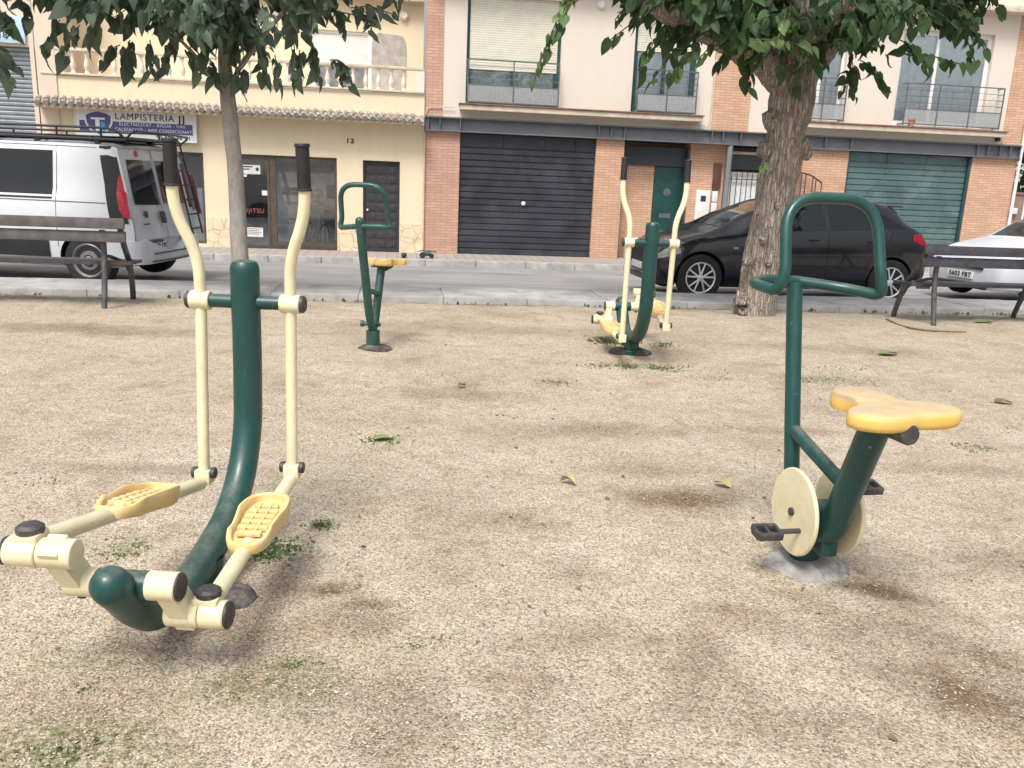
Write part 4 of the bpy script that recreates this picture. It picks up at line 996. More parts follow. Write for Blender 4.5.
# ------------------------------------------------------------------ vehicles
def lerp_st(S, x):
    """Catmull-Rom over stations sorted by x"""
    if x <= S[0][0]: return S[0][1:]
    for i in range(len(S)-1):
        if x <= S[i+1][0]:
            a = S[max(i-1, 0)]; b = S[i]; c = S[i+1]; d = S[min(i+2, len(S)-1)]; t = (x-b[0])/(c[0]-b[0]); out = []
            for k in range(1, len(b)):
                m1 = (c[k]-a[k])/max(c[0]-a[0], 1e-6)*(c[0]-b[0]); m2 = (d[k]-b[k])/max(d[0]-b[0], 1e-6)*(c[0]-b[0])
                m1 *= .7; m2 *= .7
                out.append((2*t**3-3*t*t+1)*b[k]+(t**3-2*t*t+t)*m1+(-2*t**3+3*t*t)*c[k]+(t**3-t*t)*m2)
            return tuple(out)
    return S[-1][1:]
class Body:
    """stations: x, zbot, zbelt, ztop, wmax(half), wtop(half)"""
    def __init__(s, st): s.st = st; s.L = st[-1][0]
    def sec(s, x):
        zb, zl, zt, w, wt = lerp_st(s.st, x)
        h = zl-zb; c = zt-zl
        return [(0, zb+.02), (w*.86, zb), (w*.955, zb+.05), (w*.985, zb+h*.22), (w, zb+h*.5), (w*.992, zb+h*.74), (w*.965, zb+h*.93), (w*.93+(wt-w*.93)*.06, zl+c*.05),
                (w*.93+(wt-w*.93)*.45, zl+c*.42), (w*.93+(wt-w*.93)*.85, zl+c*.80), (wt*.97, zl+c*.93), (wt*.86, zl+c*.985), (wt*.5, zt+.012), (0, zt+.02)]
    def side(s, x, z):
        P = s.sec(x)[1:]
        for (y0, z0), (y1, z1) in zip(P, P[1:]):
            if z0 <= z <= z1 and z1 > z0: return y0+(y1-y0)*(z-z0)/(z1-z0)
        return P[-3][0]
    def top(s, x, y):
        P = s.sec(x)[9:]; y = abs(y)
        for (y0, z0), (y1, z1) in zip(P, P[1:]):
            if y1 <= y <= y0 and y0 > y1: return z0+(z1-z0)*(y-y0)/(y1-y0)
        return P[0][1] if y > P[0][0] else P[-1][1]
    def mesh(s, name, mat, parent, wheels, wr, n=70):
        m = MB(); rings = []
        for i in range(n+1):
            x = s.st[0][0]+(s.L-s.st[0][0])*i/n; P = s.sec(x); full = [(-y, z) for y, z in P]+[(y, z) for y, z in P[-2:0:-1]]
            rings.append([m.v((x, y, z)) for y, z in full])
        k = len(rings[0])
        for a, b in zip(rings, rings[1:]):
            for j in range(k): m.bm.faces.new((a[j], a[(j+1) % k], b[(j+1) % k], b[j]))
        m.bm.faces.new(rings[0][::-1]); m.bm.faces.new(rings[-1])
        o = m.build(name, mat, parent, ang=32)
        c = MB()
        for x, z in wheels: c.cyl((x, -1.3, z), (x, 1.3, z), wr, seg=40)
        co = c.build('cut', M['dark_void'], parent)
        md = o.modifiers.new('b', 'BOOLEAN'); md.object = co; md.operation = 'DIFFERENCE'; md.solver = 'EXACT'
        bpy.context.view_layer.update()
        # cut only the outer 25 cm each side: refill with an inner dark box later
        ev = o.evaluated_get(bpy.context.evaluated_depsgraph_get()); me = bpy.data.meshes.new_from_object(ev)
        if len(me.polygons) > 500:
            o.modifiers.remove(md); o.data = me; me.name = name
            if len(me.materials) == 0: me.materials.append(mat)
            me.materials.clear(); me.materials.append(mat); me.materials.append(M['dark_void'])
            for p in me.polygons:
                p.material_index = 1 if any(all(abs(math.hypot(me.vertices[v].co.x-wx, me.vertices[v].co.z-wz)-wr) < .004 for v in p.vertices) for wx, wz in wheels) and abs(p.normal.y) < .5 else 0
            me.shade_smooth(); me.set_sharp_from_angle(angle=R(32))
        else: o.modifiers.remove(md)
        bpy.data.objects.remove(co)
        return o
    def patch(s, name, mat, parent, xs, zlo, zhi, sgn=-1, off=.004, nz=6, nx=24):
        m = MB(); G = []
        for i in range(nx+1):
            x = xs[0]+(xs[1]-xs[0])*i/nx; a, b = zlo(x), zhi(x); G.append([])
            for j in range(nz+1):
                z = a+(b-a)*j/nz; G[-1].append(m.v((x, sgn*(s.side(x, z)+off), z)))
        for i in range(nx):
            for j in range(nz): m.bm.faces.new((G[i][j], G[i+1][j], G[i+1][j+1], G[i][j+1]))
        bmesh.ops.solidify(m.bm, geom=m.bm.faces[:], thickness=.003)
        return m.build(name, mat, parent, ang=30)
    def toppatch(s, name, mat, parent, x0, x1, w0, w1, off=.005, nx=12, ny=10):
        m = MB(); G = []
        for i in range(nx+1):
            t = i/nx; x = x0+(x1-x0)*t; w = w0+(w1-w0)*t; G.append([])
            for j in range(ny+1):
                y = -w+2*w*j/ny; G[-1].append(m.v((x, y, s.top(x, y)+off)))
        for i in range(nx):
            for j in range(ny): m.bm.faces.new((G[i][j], G[i+1][j], G[i+1][j+1], G[i][j+1]))
        return m.build(name, mat, parent, ang=30)
def pw(pts):
    def f(x):
        if x <= pts[0][0]: return pts[0][1]
        for (a, b), (c, d) in zip(pts, pts[1:]):
            if x <= c: return b+(d-b)*(x-a)/(c-a)
        return pts[-1][1]
    return f
def wheel(T, x, y, r, sgn, style):
    m = MB(); w = .20
    m.lathe([(r*.62, -w/2), (r*.80, -w/2), (r*.94, -w/2+.008), (r, -w/2+.035), (r, w/2-.035), (r*.94, w/2-.008), (r*.80, w/2), (r*.66, w/2-.004), (r*.64, w/2-.02)], (x, y, r), (0, sgn, 0), 44)
    t = m.build('wheel', M['tyre'], T)
    R1 = r*.67; m = MB(); q = MB()
    yo = y+sgn*(w/2-.004)
    if style == 'alloy':
        q.lathe([(R1*.2, 0), (R1*.96, 0), (R1*.96, .01), (R1*.2, .01)], (x, yo-sgn*.07, r), (0, sgn, 0), 36); q.build('brake_shadow', M['dark_void'], t)
        m.lathe([(R1*.91, -.06), (R1*.92, .0), (R1*.99, .008), (R1*1.01, .002), (R1*1.01, -.06)], (x, yo, r), (0, sgn, 0), 44)
        m.lathe([(R1*.20, -.03), (R1*.20, .004), (R1*.10, .012)], (x, yo, r), (0, sgn, 0), 20)
        for k in range(5):
            for d in (-.17, .17):
                a = 2*math.pi*k/5+.3; b = a+d*1.5
                p0 = V((x+math.cos(a+d*.3)*R1*.14, yo-sgn*.004, r+math.sin(a+d*.3)*R1*.14)); p1 = V((x+math.cos(b)*R1*.93, yo-sgn*.006, r+math.sin(b)*R1*.93))
                m.tube([p0, p1], [R1*.065, R1*.055], 8)
    else:
        m.lathe([(R1*.9, -.06), (R1*1.0, -.05), (R1*1.0, .0), (R1*.95, .008), (R1*.86, -.012), (R1*.80, -.03), (R1*.62, -.028), (R1*.55, -.01), (R1*.30, -.008), (R1*.22, .012), (R1*.02, .018), (R1*.02, -.05)], (x, yo, r), (0, sgn, 0), 40)
        for k in range(14):
            a = 2*math.pi*k/14; q.cyl((x+math.cos(a)*R1*.72, yo-sgn*.028, r+math.sin(a)*R1*.72), (x+math.cos(a)*R1*.72, yo-sgn*.022, r+math.sin(a)*R1*.72), R1*.075, seg=10)
        q.lathe([(R1*.34, 0), (R1*.34, .003), (R1*.30, .003)], (x, yo-sgn*.004, r), (0, sgn, 0), 24)
        q.build('rim_hole', M['dark_void'], t)
    m.build('rim', M['alloy'] if style == 'alloy' else M['steel_rim'], t)
    return t
def seam(B, pts, name, parent, sgn=-1, w=.004, mat='dark_void'):
    P = crom([(x, 0, z) for x, z in pts], 6); m = MB()
    m.tube([(p.x, sgn*(B.side(p.x, p.z)+.0015), p.z) for p in P], w, 6); return m.build(name, M[mat], parent)

ROADZ = -.131
# ---- black hatchback
CP = F(2.90, 6.02, ROADZ); CP.z = ROADZ
car = empty('parked_car', CP, AL, 'black five-door hatchback with silver alloy wheels parked behind the big tree', 'car', 'cars parked along the kerb')
st = [(0.12, .30, .50, .52, .58, .46), (.16, .22, .60, .64, .70, .58), (.25, .20, .70, .74, .80, .66), (.48, .19, .82, .86, .87, .70), (.85, .19, .90, .95, .885, .70), (1.02, .19, .93, 1.01, .89, .68),
      (1.5, .19, .97, 1.24, .89, .64), (2.0, .19, 1.0, 1.42, .89, .60), (2.35, .19, 1.02, 1.475, .89, .59), (2.9, .19, 1.05, 1.485, .89, .58), (3.4, .20, 1.09, 1.455, .885, .55), (3.75, .22, 1.11, 1.39, .87, .52), (3.95, .24, 1.09, 1.22, .85, .52),
      (4.12, .28, 1.02, 1.07, .82, .56), (4.2, .30, .92, .95, .79, .56), (4.25, .34, .80, .82, .74, .52)]
BK = Body(st)
body = BK.mesh('body', M['black_car'], car, [(.78, .33), (3.64, .33)], .365)
BK.toppatch('windscreen', M['glass_dark'], car, 1.06, 1.98, .60, .52)
BK.toppatch('rear_window', M['glass_dark'], car, 3.80, 4.10, .46, .50)
zl = pw([(1.2, .99), (2.0, 1.01), (3.0, 1.05), (3.9, 1.11)])
BK.patch('side_window', M['glass_dark'], car, (1.62, 2.60), zl, pw([(1.62, 1.06), (2.02, 1.33), (2.25, 1.40), (2.6, 1.41)]))
BK.patch('side_window', M['glass_dark'], car, (2.67, 3.42), zl, pw([(2.67, 1.41), (3.1, 1.40), (3.42, 1.30)]))
BK.patch('side_window', M['glass_dark'], car, (3.46, 3.78), zl, pw([(3.46, 1.29), (3.6, 1.24), (3.78, 1.13)]))
seam(BK, [(1.50, .28), (1.47, .6), (1.52, .95)], 'door_seam', car); seam(BK, [(2.63, .26), (2.63, .7), (2.635, 1.04)], 'door_seam', car)
seam(BK, [(3.62, 1.08), (3.55, .90), (3.33, .72), (3.25, .5), (3.24, .28)], 'door_seam', car); seam(BK, [(1.5, .30), (2.4, .29), (3.24, .30)], 'door_seam', car)
for x0, x1 in ((2.33, 2.50), (3.22, 3.38)):
    m = MB(); m.tube(crom([(x0, -(BK.side(x0, .90)+.005), .895), ((x0+x1)/2, -(BK.side(x0, .90)+.035), .90), (x1, -(BK.side(x1, .9)+.005), .905)], 5), .011, 8); m.build('door_handle', M['black_car'], car)
BK.patch('side_trim', M['trim_grey'], car, (1.5, 3.25), pw([(1.5, .50)]), pw([(1.5, .535)]), off=.008)
BK.patch('indicator', M['clear_lens'], car, (1.22, 1.29), pw([(1.2, .74)]), pw([(1.2, .765)]), off=.006)
BK.patch('tail_light', M['red_lens'], car, (3.93, 4.20), pw([(3.93, .93), (4.2, .84)]), pw([(3.93, 1.01), (4.05, 1.03), (4.2, .90)]), off=.008)
BK.patch('headlight', M['clear_lens'], car, (.17, .47), pw([(.17, .56), (.47, .66)]), pw([(.17, .615), (.26, .70), (.47, .80)]), off=.006)
m = MB(); m.box(.10, .16, -.30, .30, .33, .46, .01); m.box(.12, .17, -.45, .45, .22, .30, .01); m.build('grille', M['trim_grey'], car)
m = MB(); m.box(.085, .098, -.26, .26, .37, .47, .003); m.build('number_plate', M['plate_white'], car)
m = MB(); m.box(3.66, 3.92, -.50, .50, 1.385, 1.41, .01); m.build('roof_spoiler', M['black_car'], car)
m = MB(); m.tube([(3.5, 0, 1.455), (3.95, 0, 1.95)], [.006, .003], 6); m.build('aerial', M['ink'], car)
m = MB(); m.blob((1.62, -(BK.side(1.62, 1.03)+.11), 1.08), .09, 3, 0, (.7, 1.1, .75)); m.box(1.58, 1.68, -1.02+.05, -.80, 1.0, 1.03, .01); m.build('door_mirror', M['black_car'], car)
m = MB(); m.tube(crom([(4.0, -.40, 1.18), (4.1, -.1, 1.115), (4.13, .3, 1.10)], 5), .010, 6); m.build('wiper', M['ink'], car)
m = MB(); m.box(.35, 4.0, -.62, .62, .24, .75); m.build('underbody', M['dark_void'], car)
for x in (.78, 3.64):
    for sg in (-1, 1): wheel(car, x, sg*.785, .325, sg, 'alloy')

# ---- white car at the right edge
CP = F(8.36, 5.9, ROADZ-.01)
car2 = empty('parked_car', CP, R(16), 'white hatchback at the right edge with its front plate behind the bench', 'car', 'cars parked along the kerb')
st = [(0.0, .28, .50, .53, .66, .52), (.05, .20, .60, .64, .76, .60), (.16, .19, .70, .74, .81, .66), (.45, .18, .80, .85, .84, .70), (.85, .18, .88, .94, .85, .68), (.98, .18, .90, .97, .85, .66),
      (1.5, .18, .94, 1.24, .85, .61), (1.9, .18, .96, 1.40, .85, .58), (2.3, .18, .98, 1.45, .85, .57), (2.9, .18, 1.0, 1.45, .85, .56), (3.4, .20, 1.02, 1.40, .84, .53), (3.7, .24, 1.02, 1.15, .80, .52), (3.82, .28, .95, .97, .76, .52)]
BW = Body(st)
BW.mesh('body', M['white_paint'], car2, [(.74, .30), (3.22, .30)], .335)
BW.toppatch('windscreen', M['glass_dark'], car2, 1.02, 1.86, .58, .50)
BW.patch('side_window', M['glass_dark'], car2, (1.5, 2.45), pw([(1.5, .96), (2.5, 1.0)]), pw([(1.5, 1.02), (1.9, 1.30), (2.45, 1.36)]))
BW.patch('side_window', M['glass_dark'], car2, (2.52, 3.35), pw([(2.5, 1.0), (3.4, 1.03)]), pw([(2.52, 1.36), (3.0, 1.34), (3.35, 1.18)]))
seam(BW, [(1.42, .28), (1.38, .6), (1.42, .92)], 'door_seam', car2); seam(BW, [(2.48, .26), (2.49, .98)], 'door_seam', car2)
BW.patch('headlight', M['clear_lens'], car2, (.06, .50), pw([(.06, .57), (.5, .66)]), pw([(.06, .62), (.25, .70), (.5, .78)]), off=.006)
m = MB(); m.box(-.02, .05, -.42, .42, .50, .565, .012); m.build('grille', M['rack_black'], car2)
m = MB(); m.box(-.012, .06, -.50, .50, .20, .27, .012); m.build('lower_grille', M['rack_black'], car2)
m = MB(); m.box(-.035, -.018, -.26, .26, .345, .455, .003); p = m.build('number_plate', M['plate_white'], car2)
tx = text_mesh('plate_number', '5603 FBT', .105, (0, 0, 0), M['ink'], p, .002, sx=1.0); tx.data.transform(Matrix.Translation((-.037, 0, .40)) @ Matrix.Rotation(R(-90), 4, 'Z'))
m = MB(); m.box(.35, 3.6, -.60, .60, .22, .7); m.build('underbody', M['dark_void'], car2)
for x in (.74, 3.22):
    for sg in (-1, 1): wheel(car2, x, sg*.755, .29, sg, 'alloy')

# ---- white van (its rear is at the visible end)
van = empty('parked_van', (-4.86, 11.90, ROADZ-.005), R(-3.5), 'white van with black roof rack, seen from its rear corner, by the left bench', 'van')
# local x from front (-4.8) to rear (0)
st = [(0.0, .35, .75, .80, .80, .55), (.12, .28, .95, 1.05, .90, .66), (.5, .25, 1.1, 1.30, .94, .72), (.9, .24, 1.15, 1.72, .95, .74), (1.3, .24, 1.18, 1.81, .95, .77), (2.0, .24, 1.2, 1.835, .955, .80), (3.2, .24, 1.2, 1.84, .955, .80), (4.2, .24, 1.2, 1.84, .95, .80),
      (4.55, .26, 1.2, 1.83, .94, .79), (4.68, .28, 1.2, 1.815, .925, .775), (4.74, .30, 1.19, 1.79, .905, .755)]
for i, q in enumerate(st): pass
BV = Body(st)
hold = bpy.data.objects.new('van_frame', None)
def vp(o): o.location.x -= 4.74; return o
WX = 4.12
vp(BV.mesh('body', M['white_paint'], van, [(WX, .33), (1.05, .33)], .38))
vp(BV.toppatch('windscreen', M['glass_dark'], van, .55, .95, .7, .62))
vp(BV.patch('side_window', M['glass_dark'], van, (2.40, 3.69), pw([(2, 1.10)]), pw([(2, 1.70)])))
vp(BV.patch('side_window', M['glass_dark'], van, (.95, 2.2), pw([(.9, 1.10)]), pw([(.95, 1.35), (1.3, 1.68), (2.2, 1.70)])))
for a in (((3.74, .50), (3.74, 1.1), (3.74, 1.76)), ((2.3, .3), (2.3, 1.1), (2.3, 1.7))): vp(seam(BV, list(a), 'panel_seam', van, w=.004, mat='trim_grey'))
vp(seam(BV, [(2.05, 1.075), (3.2, 1.075), (4.45, 1.07)], 'swage_line', van, w=.006, mat='trim_grey'))
vp(seam(BV, [(2.05, 1.765), (3.2, 1.765), (4.42, 1.755)], 'swage_line', van, w=.005, mat='trim_grey'))
# dark corner pillar trim + tall red light on the rear corner
vp(BV.patch('corner_trim', M['trim_grey'], van, (4.47, 4.70), pw([(4.44, .82)]), pw([(4.44, 1.78)]), off=.006))
vp(BV.patch('tail_light', M['red_lens'], van, (4.62, 4.738), pw([(4.62, 1.0), (4.66, .90), (4.74, .88)]), pw([(4.62, 1.22), (4.67, 1.40), (4.74, 1.46)]), off=.014))
vp(BV.patch('side_moulding', M['trim_grey'], van, (2.1, 3.62), pw([(2, .36)]), pw([(2, .60)]), off=.012))
m = MB()  # rear face furniture, local x = 0 plane is the back
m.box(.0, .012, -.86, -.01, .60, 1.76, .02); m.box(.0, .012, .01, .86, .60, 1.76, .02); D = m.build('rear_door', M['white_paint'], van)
m = MB()
for a, b in ((-.74, -.06), (.06, .74)): m.prism([(a, 1.06), (b, 1.04), (b, 1.62), (a+.04 if a < 0 else a, 1.62)], lambda p, q, h: (h, p, q), .013, .018)
m.build('rear_window', M['glass_dark'], D)
m = MB(); m.box(.012, .05, -.14, -.05, .80, .96, .015); m.box(.012, .04, -.40, -.20, .555, .585, .005); m.build('handle', M['trim_grey'], D)
m = MB(); m.box(.013, .02, -.42, -.08, .44+.02, .555, .004); 
pl = m.build('number_plate', M['plate_white'], D)
tx = text_mesh('plate_number', '2512 TYC', .08, (0, 0, 0), M['ink'], pl, .001); tx.data.transform(Matrix.Translation((.023, -.25, .507)) @ Matrix.Rotation(R(90), 4, 'Z'))
m = MB(); m.lathe([(.045, 0), (.045, .006), (.03, .01)], (.012, -.52, .93), (1, 0, 0), 16); m.box(.012, .02, -.64, -.48, .80, .815, .002); m.build('badge', M['trim_grey'], D)
m = MB(); m.lathe([(.04, 0), (.04, .012), (.02, .02)], (.012, -.40, 1.70), (1, 0, .1), 16); m.build('brake_light', M['red_lens'], D)
m = MB(); m.tube(fillet([(-.75, -.955, .60), (-.05, -.93, .60), (.07, -.84, .60), (.07, .84, .60), (-.05, .93, .60), (-.75, .955, .60)], .12, 6), .02, 8); 
P = fillet([(-.42, -.955, 0), (-.05, -.945, 0), (.10, -.82, 0), (.12, 0, 0), (.10, .82, 0), (-.05, .945, 0), (-.42, .955, 0)], .14, 6)
m = MB()
for i in range(len(P)-1):
    a, b = P[i], P[i+1]; c0, c1 = V((a.x*.6-.1, a.y*.8, 0)), V((b.x*.6-.1, b.y*.8, 0))
    m.face([(a.x, a.y, .30), (b.x, b.y, .30), (b.x, b.y, .60 if abs(b.y) > .6 else .42), (a.x, a.y, .60 if abs(a.y) > .6 else .42)])
    m.face([(a.x, a.y, .60 if abs(a.y) > .6 else .42), (b.x, b.y, .60 if abs(b.y) > .6 else .42), (c1.x, c1.y, .64 if abs(b.y) > .6 else .44), (c0.x, c0.y, .64 if abs(a.y) > .6 else .44)])
    m.face([(a.x, a.y, .30), (c0.x, c0.y, .28), (c1.x, c1.y, .28), (b.x, b.y, .30)])
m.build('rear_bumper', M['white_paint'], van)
m = MB(); m.box(.10, .135, -.60, .60, .42, .435); m.tube([(.13, -.7, .33), (.15, 0, .32), (.13, .7, .33)], .012, 6); m.build('step_trim', M['trim_grey'], van)
# roof rack
m = MB()
for y in (-.78, .78):
    m.tube(fillet([(-3.6, y, 2.0), (-.42, y, 2.0), (-.22, y, 1.98), (-.10, y, 1.86)], .08), .016, 8)
    m.tube([(-3.6, y, 1.88), (-.10, y, 1.86)], .018, 8)
    for x in (-3.4, -2.6, -1.8, -1.0, -.42): m.cyl((x, y, 1.87), (x, y, 2.0), .013, seg=8)
for x in (-3.6, -3.0, -2.4, -1.8, -1.2, -.6, -.10): m.cyl((x, -.78, 1.88), (x, .78, 1.88), .016, seg=8)
for y in (-.52, -.26, 0, .26, .52): m.cyl((-3.6, y, 1.885), (-.1, y, 1.875), .010, seg=6)
m.tube(fillet([(-.10, .78, 1.87), (.02, .78, 1.96), (.06, -.0, 1.98), (-.0, -.78, 1.97), (-.10, -.78, 1.87)], .08), .014, 8)
m.build('roof_rack', M['rack_black'], van)
m = MB(); m.box(-3.6, -.12, -.70, .70, 1.895, 1.905); 
for x in (-3.2, -2.2, -1.3, -.5):
    for y in (-.70, .70): m.box(x-.03, x+.03, y-.05, y+.05, 1.80, 1.89, .008)
m.build('rack_floor', M['trim_grey'], van)
m = MB()
for y in (.46, .78): m.tube(fillet([(.02, y, 1.93), (.10, y, 1.88), (.13, y, 1.2), (.16, y, .62)], .06), .014, 8)
for i in range(6): m.cyl((.115+i*.006, .46, 1.70-i*.2), (.115+i*.006, .78, 1.70-i*.2), .012, seg=8)
m.build('ladder', M['rack_black'], van)
m = MB(); m.box(.16, .19, .48, .54, 1.0, 1.6, .01); m.box(.16, .20, .70, .77, .9, 1.45, .01); m.build('ladder_bag', M['ladder_red'], van)
m = MB(); m.box(-4.3, -.12, -.70, .70, .26, .8); m.build('underbody', M['dark_void'], van)
for x in (1.05, WX):
    for sg in (-1, 1): wheel(van, x-4.74, sg*.84, .33, sg, 'steel')

for o in van.children_recursive:          # the rear of the van leans forward above the belt
    if o.type != 'MESH' or o.name.startswith(('roof_rack', 'rack_floor', 'wheel', 'rim')): continue
    for v in o.data.vertices:
        x = v.co.x+o.location.x
        if x > -1.0 and v.co.z > .75: v.co.x -= (v.co.z-.75)*.20*min(1, (x+1.0)/.8)

# ------------------------------------------------------------------ trees
def leaf_mesh(name, leaves, mat, parent=None, lobed=False):
    """leaves: (pos, direction of the tip, normal, length, tone)"""
    vs, fs, tn = [], [], []
    for pos, d, n, L, tone in leaves:
        d = d.normalized(); w = d.cross(n)
        if w.length < 1e-3: w = d.cross(V((1, 0, 0)))
        w.normalize(); n = w.cross(d); b = len(vs); W = L*random.uniform(.26, .42); bend = random.uniform(-.25, .35)
        cur = .16*L; s_ = .5*random.random()+.5
        P = [(0, .0, 0), (0, .38, .03), (0, .72, -.02), (0, 1.0, -.16)]
        if lobed: E_ = [(.62, -.10, .10), (1.0, .20, .02), (.72, .52, -.08), (.60, .62, -.05), (.30, .84, -.12)]
        else: E_ = [(.55, -.12, .08), (1.0, .10, .08), (1.0, .38, .04), (.70, .64, -.01), (.30, .86, -.09)]
        for x, y, z in P: vs.append(pos+d*(y*L)+n*((z-bend*y*y)*L)+w*(.08*L*bend*y*y))
        for sg in (1, -1):
            for x, y, z in E_: vs.append(pos+w*(sg*x*W+.08*L*bend*y*y)+d*(y*L)+n*((z*s_-bend*y*y)*L+.16*L*x*s_))
        for sg, o in ((1, 4), (-1, 9)):
            e = [b+o+k for k in range(5)]
            q = [(b, e[0], e[1], b+1), (b+1, e[1], e[2]), (b+1, e[2], e[3], b+2), (b+2, e[3], e[4]), (b+2, e[4], b+3)]
            fs += q if sg > 0 else [t[::-1] for t in q]
        tn += [tone]*14
    me = bpy.data.meshes.new(name); me.from_pydata([tuple(v) for v in vs], [], fs); me.materials.append(mat)
    a = me.attributes.new('tone', 'FLOAT', 'POINT'); a.data.foreach_set('value', tn); me.shade_smooth()
    o = bpy.data.objects.new(name, me); COL.objects.link(o); o.parent = parent; return o
def rv(rnd, s=1): return V((rnd.gauss(0, 1), rnd.gauss(0, 1), rnd.gauss(0, 1)))*s
def spray(rnd, start, tip, n, L, leaves, tubes, sag=.15, tone=(.2, .7), r=.006, side=.6):
    start, tip = V(start), V(tip); mid = (start+tip)/2+V((0, 0, sag)); pts = crom([start, mid, tip], 5)
    tubes.append((pts, r)); total = len(pts)-1
    for i in range(n):
        t = (i+.7)/n; k = min(total-1, int(t*total)); p = pts[k]+(pts[k+1]-pts[k])*(t*total-k)
        ax = (pts[min(k+1, total)]-pts[k]).normalized(); lat = ax.cross(V((0, 0, 1)))
        lat = lat.normalized() if lat.length > .05 else V((1, 0, 0))
        sg = 1 if i % 2 else -1
        d = lat*sg*side*rnd.uniform(.3, 1.4)+ax*.6+V((0, 0, -1))*rnd.uniform(.2, 1.3)+rv(rnd, .28)
        nn = V((rnd.gauss(0, .8), rnd.gauss(-.35, .7), rnd.uniform(.0, 1.1)))
        leaves.append((p+d.normalized()*.02, d, nn, L*rnd.uniform(.5, 1.2), max(0, min(1, rnd.uniform(*tone)))))
def trunk_mesh(name, mat, parent, limbs, seg=24, lump=.05, knobs=()):
    m = MB()
    for pts, rs in limbs:
        P = crom(pts, 6); n = len(P); k = len(rs)-1
        rr = []
        for i in range(n):
            t = i/(n-1)*k; j = min(k-1, int(t)); rr.append(rs[j]+(rs[j+1]-rs[j])*(t-j))
        m.tube(P, rr, seg, 'dome2')
    for c, r in knobs: m.blob(c, r, 3, .35, (1, 1, 1.1), c[0]*7)
    for _ in range(2): bmesh.ops.subdivide_edges(m.bm, edges=[e for e in m.bm.edges if e.calc_length() > .045], cuts=1, use_grid_fill=True)
    m.bm.normal_update()
    for v in m.bm.verts:
        k = noise.noise(V((v.co.x*7, v.co.y*7, v.co.z*2.2)))+.5*noise.noise(V((v.co.x*22, v.co.y*22, v.co.z*6)))-.35*abs(noise.noise(V((v.co.x*38, v.co.y*38, v.co.z*8))))
        v.co += v.normal*k*lump*min(1, v.co.z*3+.4 if True else 1)
    return m.build(name, mat, parent, ang=180)

# --- big tree behind the exercise bike
rnd = random.Random(11)
t2 = V((2.80, 10.02, 0))
TR = empty('street_tree', (0, 0, 0), 0, 'big knobbly old mulberry tree in front of the black car', 'tree')
def A(px, py, Y): return at(px, py, Y)
base = [A(752, 322, 10.0), A(758, 290, 10.0), A(768, 230, 10.0), A(779, 170, 10.02), A(790, 110, 10.0), A(796, 70, 10.0)]
base[0].z = -.06
limbs = [(base, [.245, .228, .20, .205, .21, .24, .22]),
         ([A(792, 95, 10), A(770, 68, 9.9), A(735, 44, 9.7), A(700, 30, 9.4), A(650, 5, 9.0)], [.15, .16, .15, .12, .08]),
         ([A(796, 90, 10), A(815, 60, 10.1), A(850, 25, 10.3), A(890, -30, 10.6)], [.17, .15, .12, .09]),
         ([A(795, 80, 10), A(800, 30, 10), A(795, -40, 10), A(780, -160, 10.2)], [.17, .15, .12, .08]),
         ([A(795, 60, 9.9), A(830, 20, 9.2), A(880, -20, 8.6)], [.11, .09, .05]),
         ([A(795, 60, 10.), A(740, 0, 10.6), A(680, -60, 11.2)], [.11, .09, .05])]
kn = [(A(741, 300, 9.86), .085), (A(744, 312, 9.84), .07), (A(765, 150, 9.92), .085), (A(801, 148, 9.95), .12), (A(796, 130, 9.85), .08), (A(772, 120, 9.9), .10), (A(804, 115, 9.95), .08), (A(764, 238, 9.80), .06), (A(757, 212, 9.82), .045), (A(777, 205, 9.8), .04),
      (A(748, 262, 9.80), .05), (A(768, 262, 9.78), .045), (A(768, 300, 9.9), .05)]
trunk_mesh('trunk', M['bark'], TR, limbs, 26, .035, [(tuple(c), r) for c, r in kn])
leaves, tubes = [], []
# envelope of the crown's underside, in world X at the trunk's distance -> lowest height
env_px = [(535, -8), (575, -8), (600, 0), (622, 14), (640, 40), (665, 60), (690, 58), (712, 52), (730, 68), (748, 60), (775, 52), (800, 50), (835, 60), (868, 72), (890, 55), (915, 50), (940, 42), (965, 52), (985, 24), (1000, 2), (1024, -10), (1100, -20)]
env = [(lambda p: (p.x, p.z))(A(a, b, 9.6)) for a, b in env_px]
envf = pw(env)
cent = A(800, -60, 9.9)
for i in range(1650):
    X = rnd.uniform(env[0][0]-.2, env[-1][0]); Y = rnd.gauss(9.7, .75)
    if Y < 8.1 or Y > 12: continue
    sc = Y/9.6; Xe = X/sc
    lo = EYE+(envf(Xe)-EYE)*sc
    hgt = min(2.6, .35+rnd.expovariate(1/.55)); z = lo+.22+hgt-.3
    zt = lo+hgt*.9
    if noise.noise(V((X*1.9, Y*.8, zt*2.2))) < -.18: continue
    tip = V((X, Y, max(lo+.12, zt-.15))); d = V((X-cent.x, Y-cent.y, 0)); d = d/max(d.length, .3)
    start = tip-d*rnd.uniform(.2, .5)+V((0, 0, rnd.uniform(.05, .3)))
    spray(rnd, start, tip, rnd.randint(5, 9), .140, leaves, tubes, .06, (.0, .62), .004)
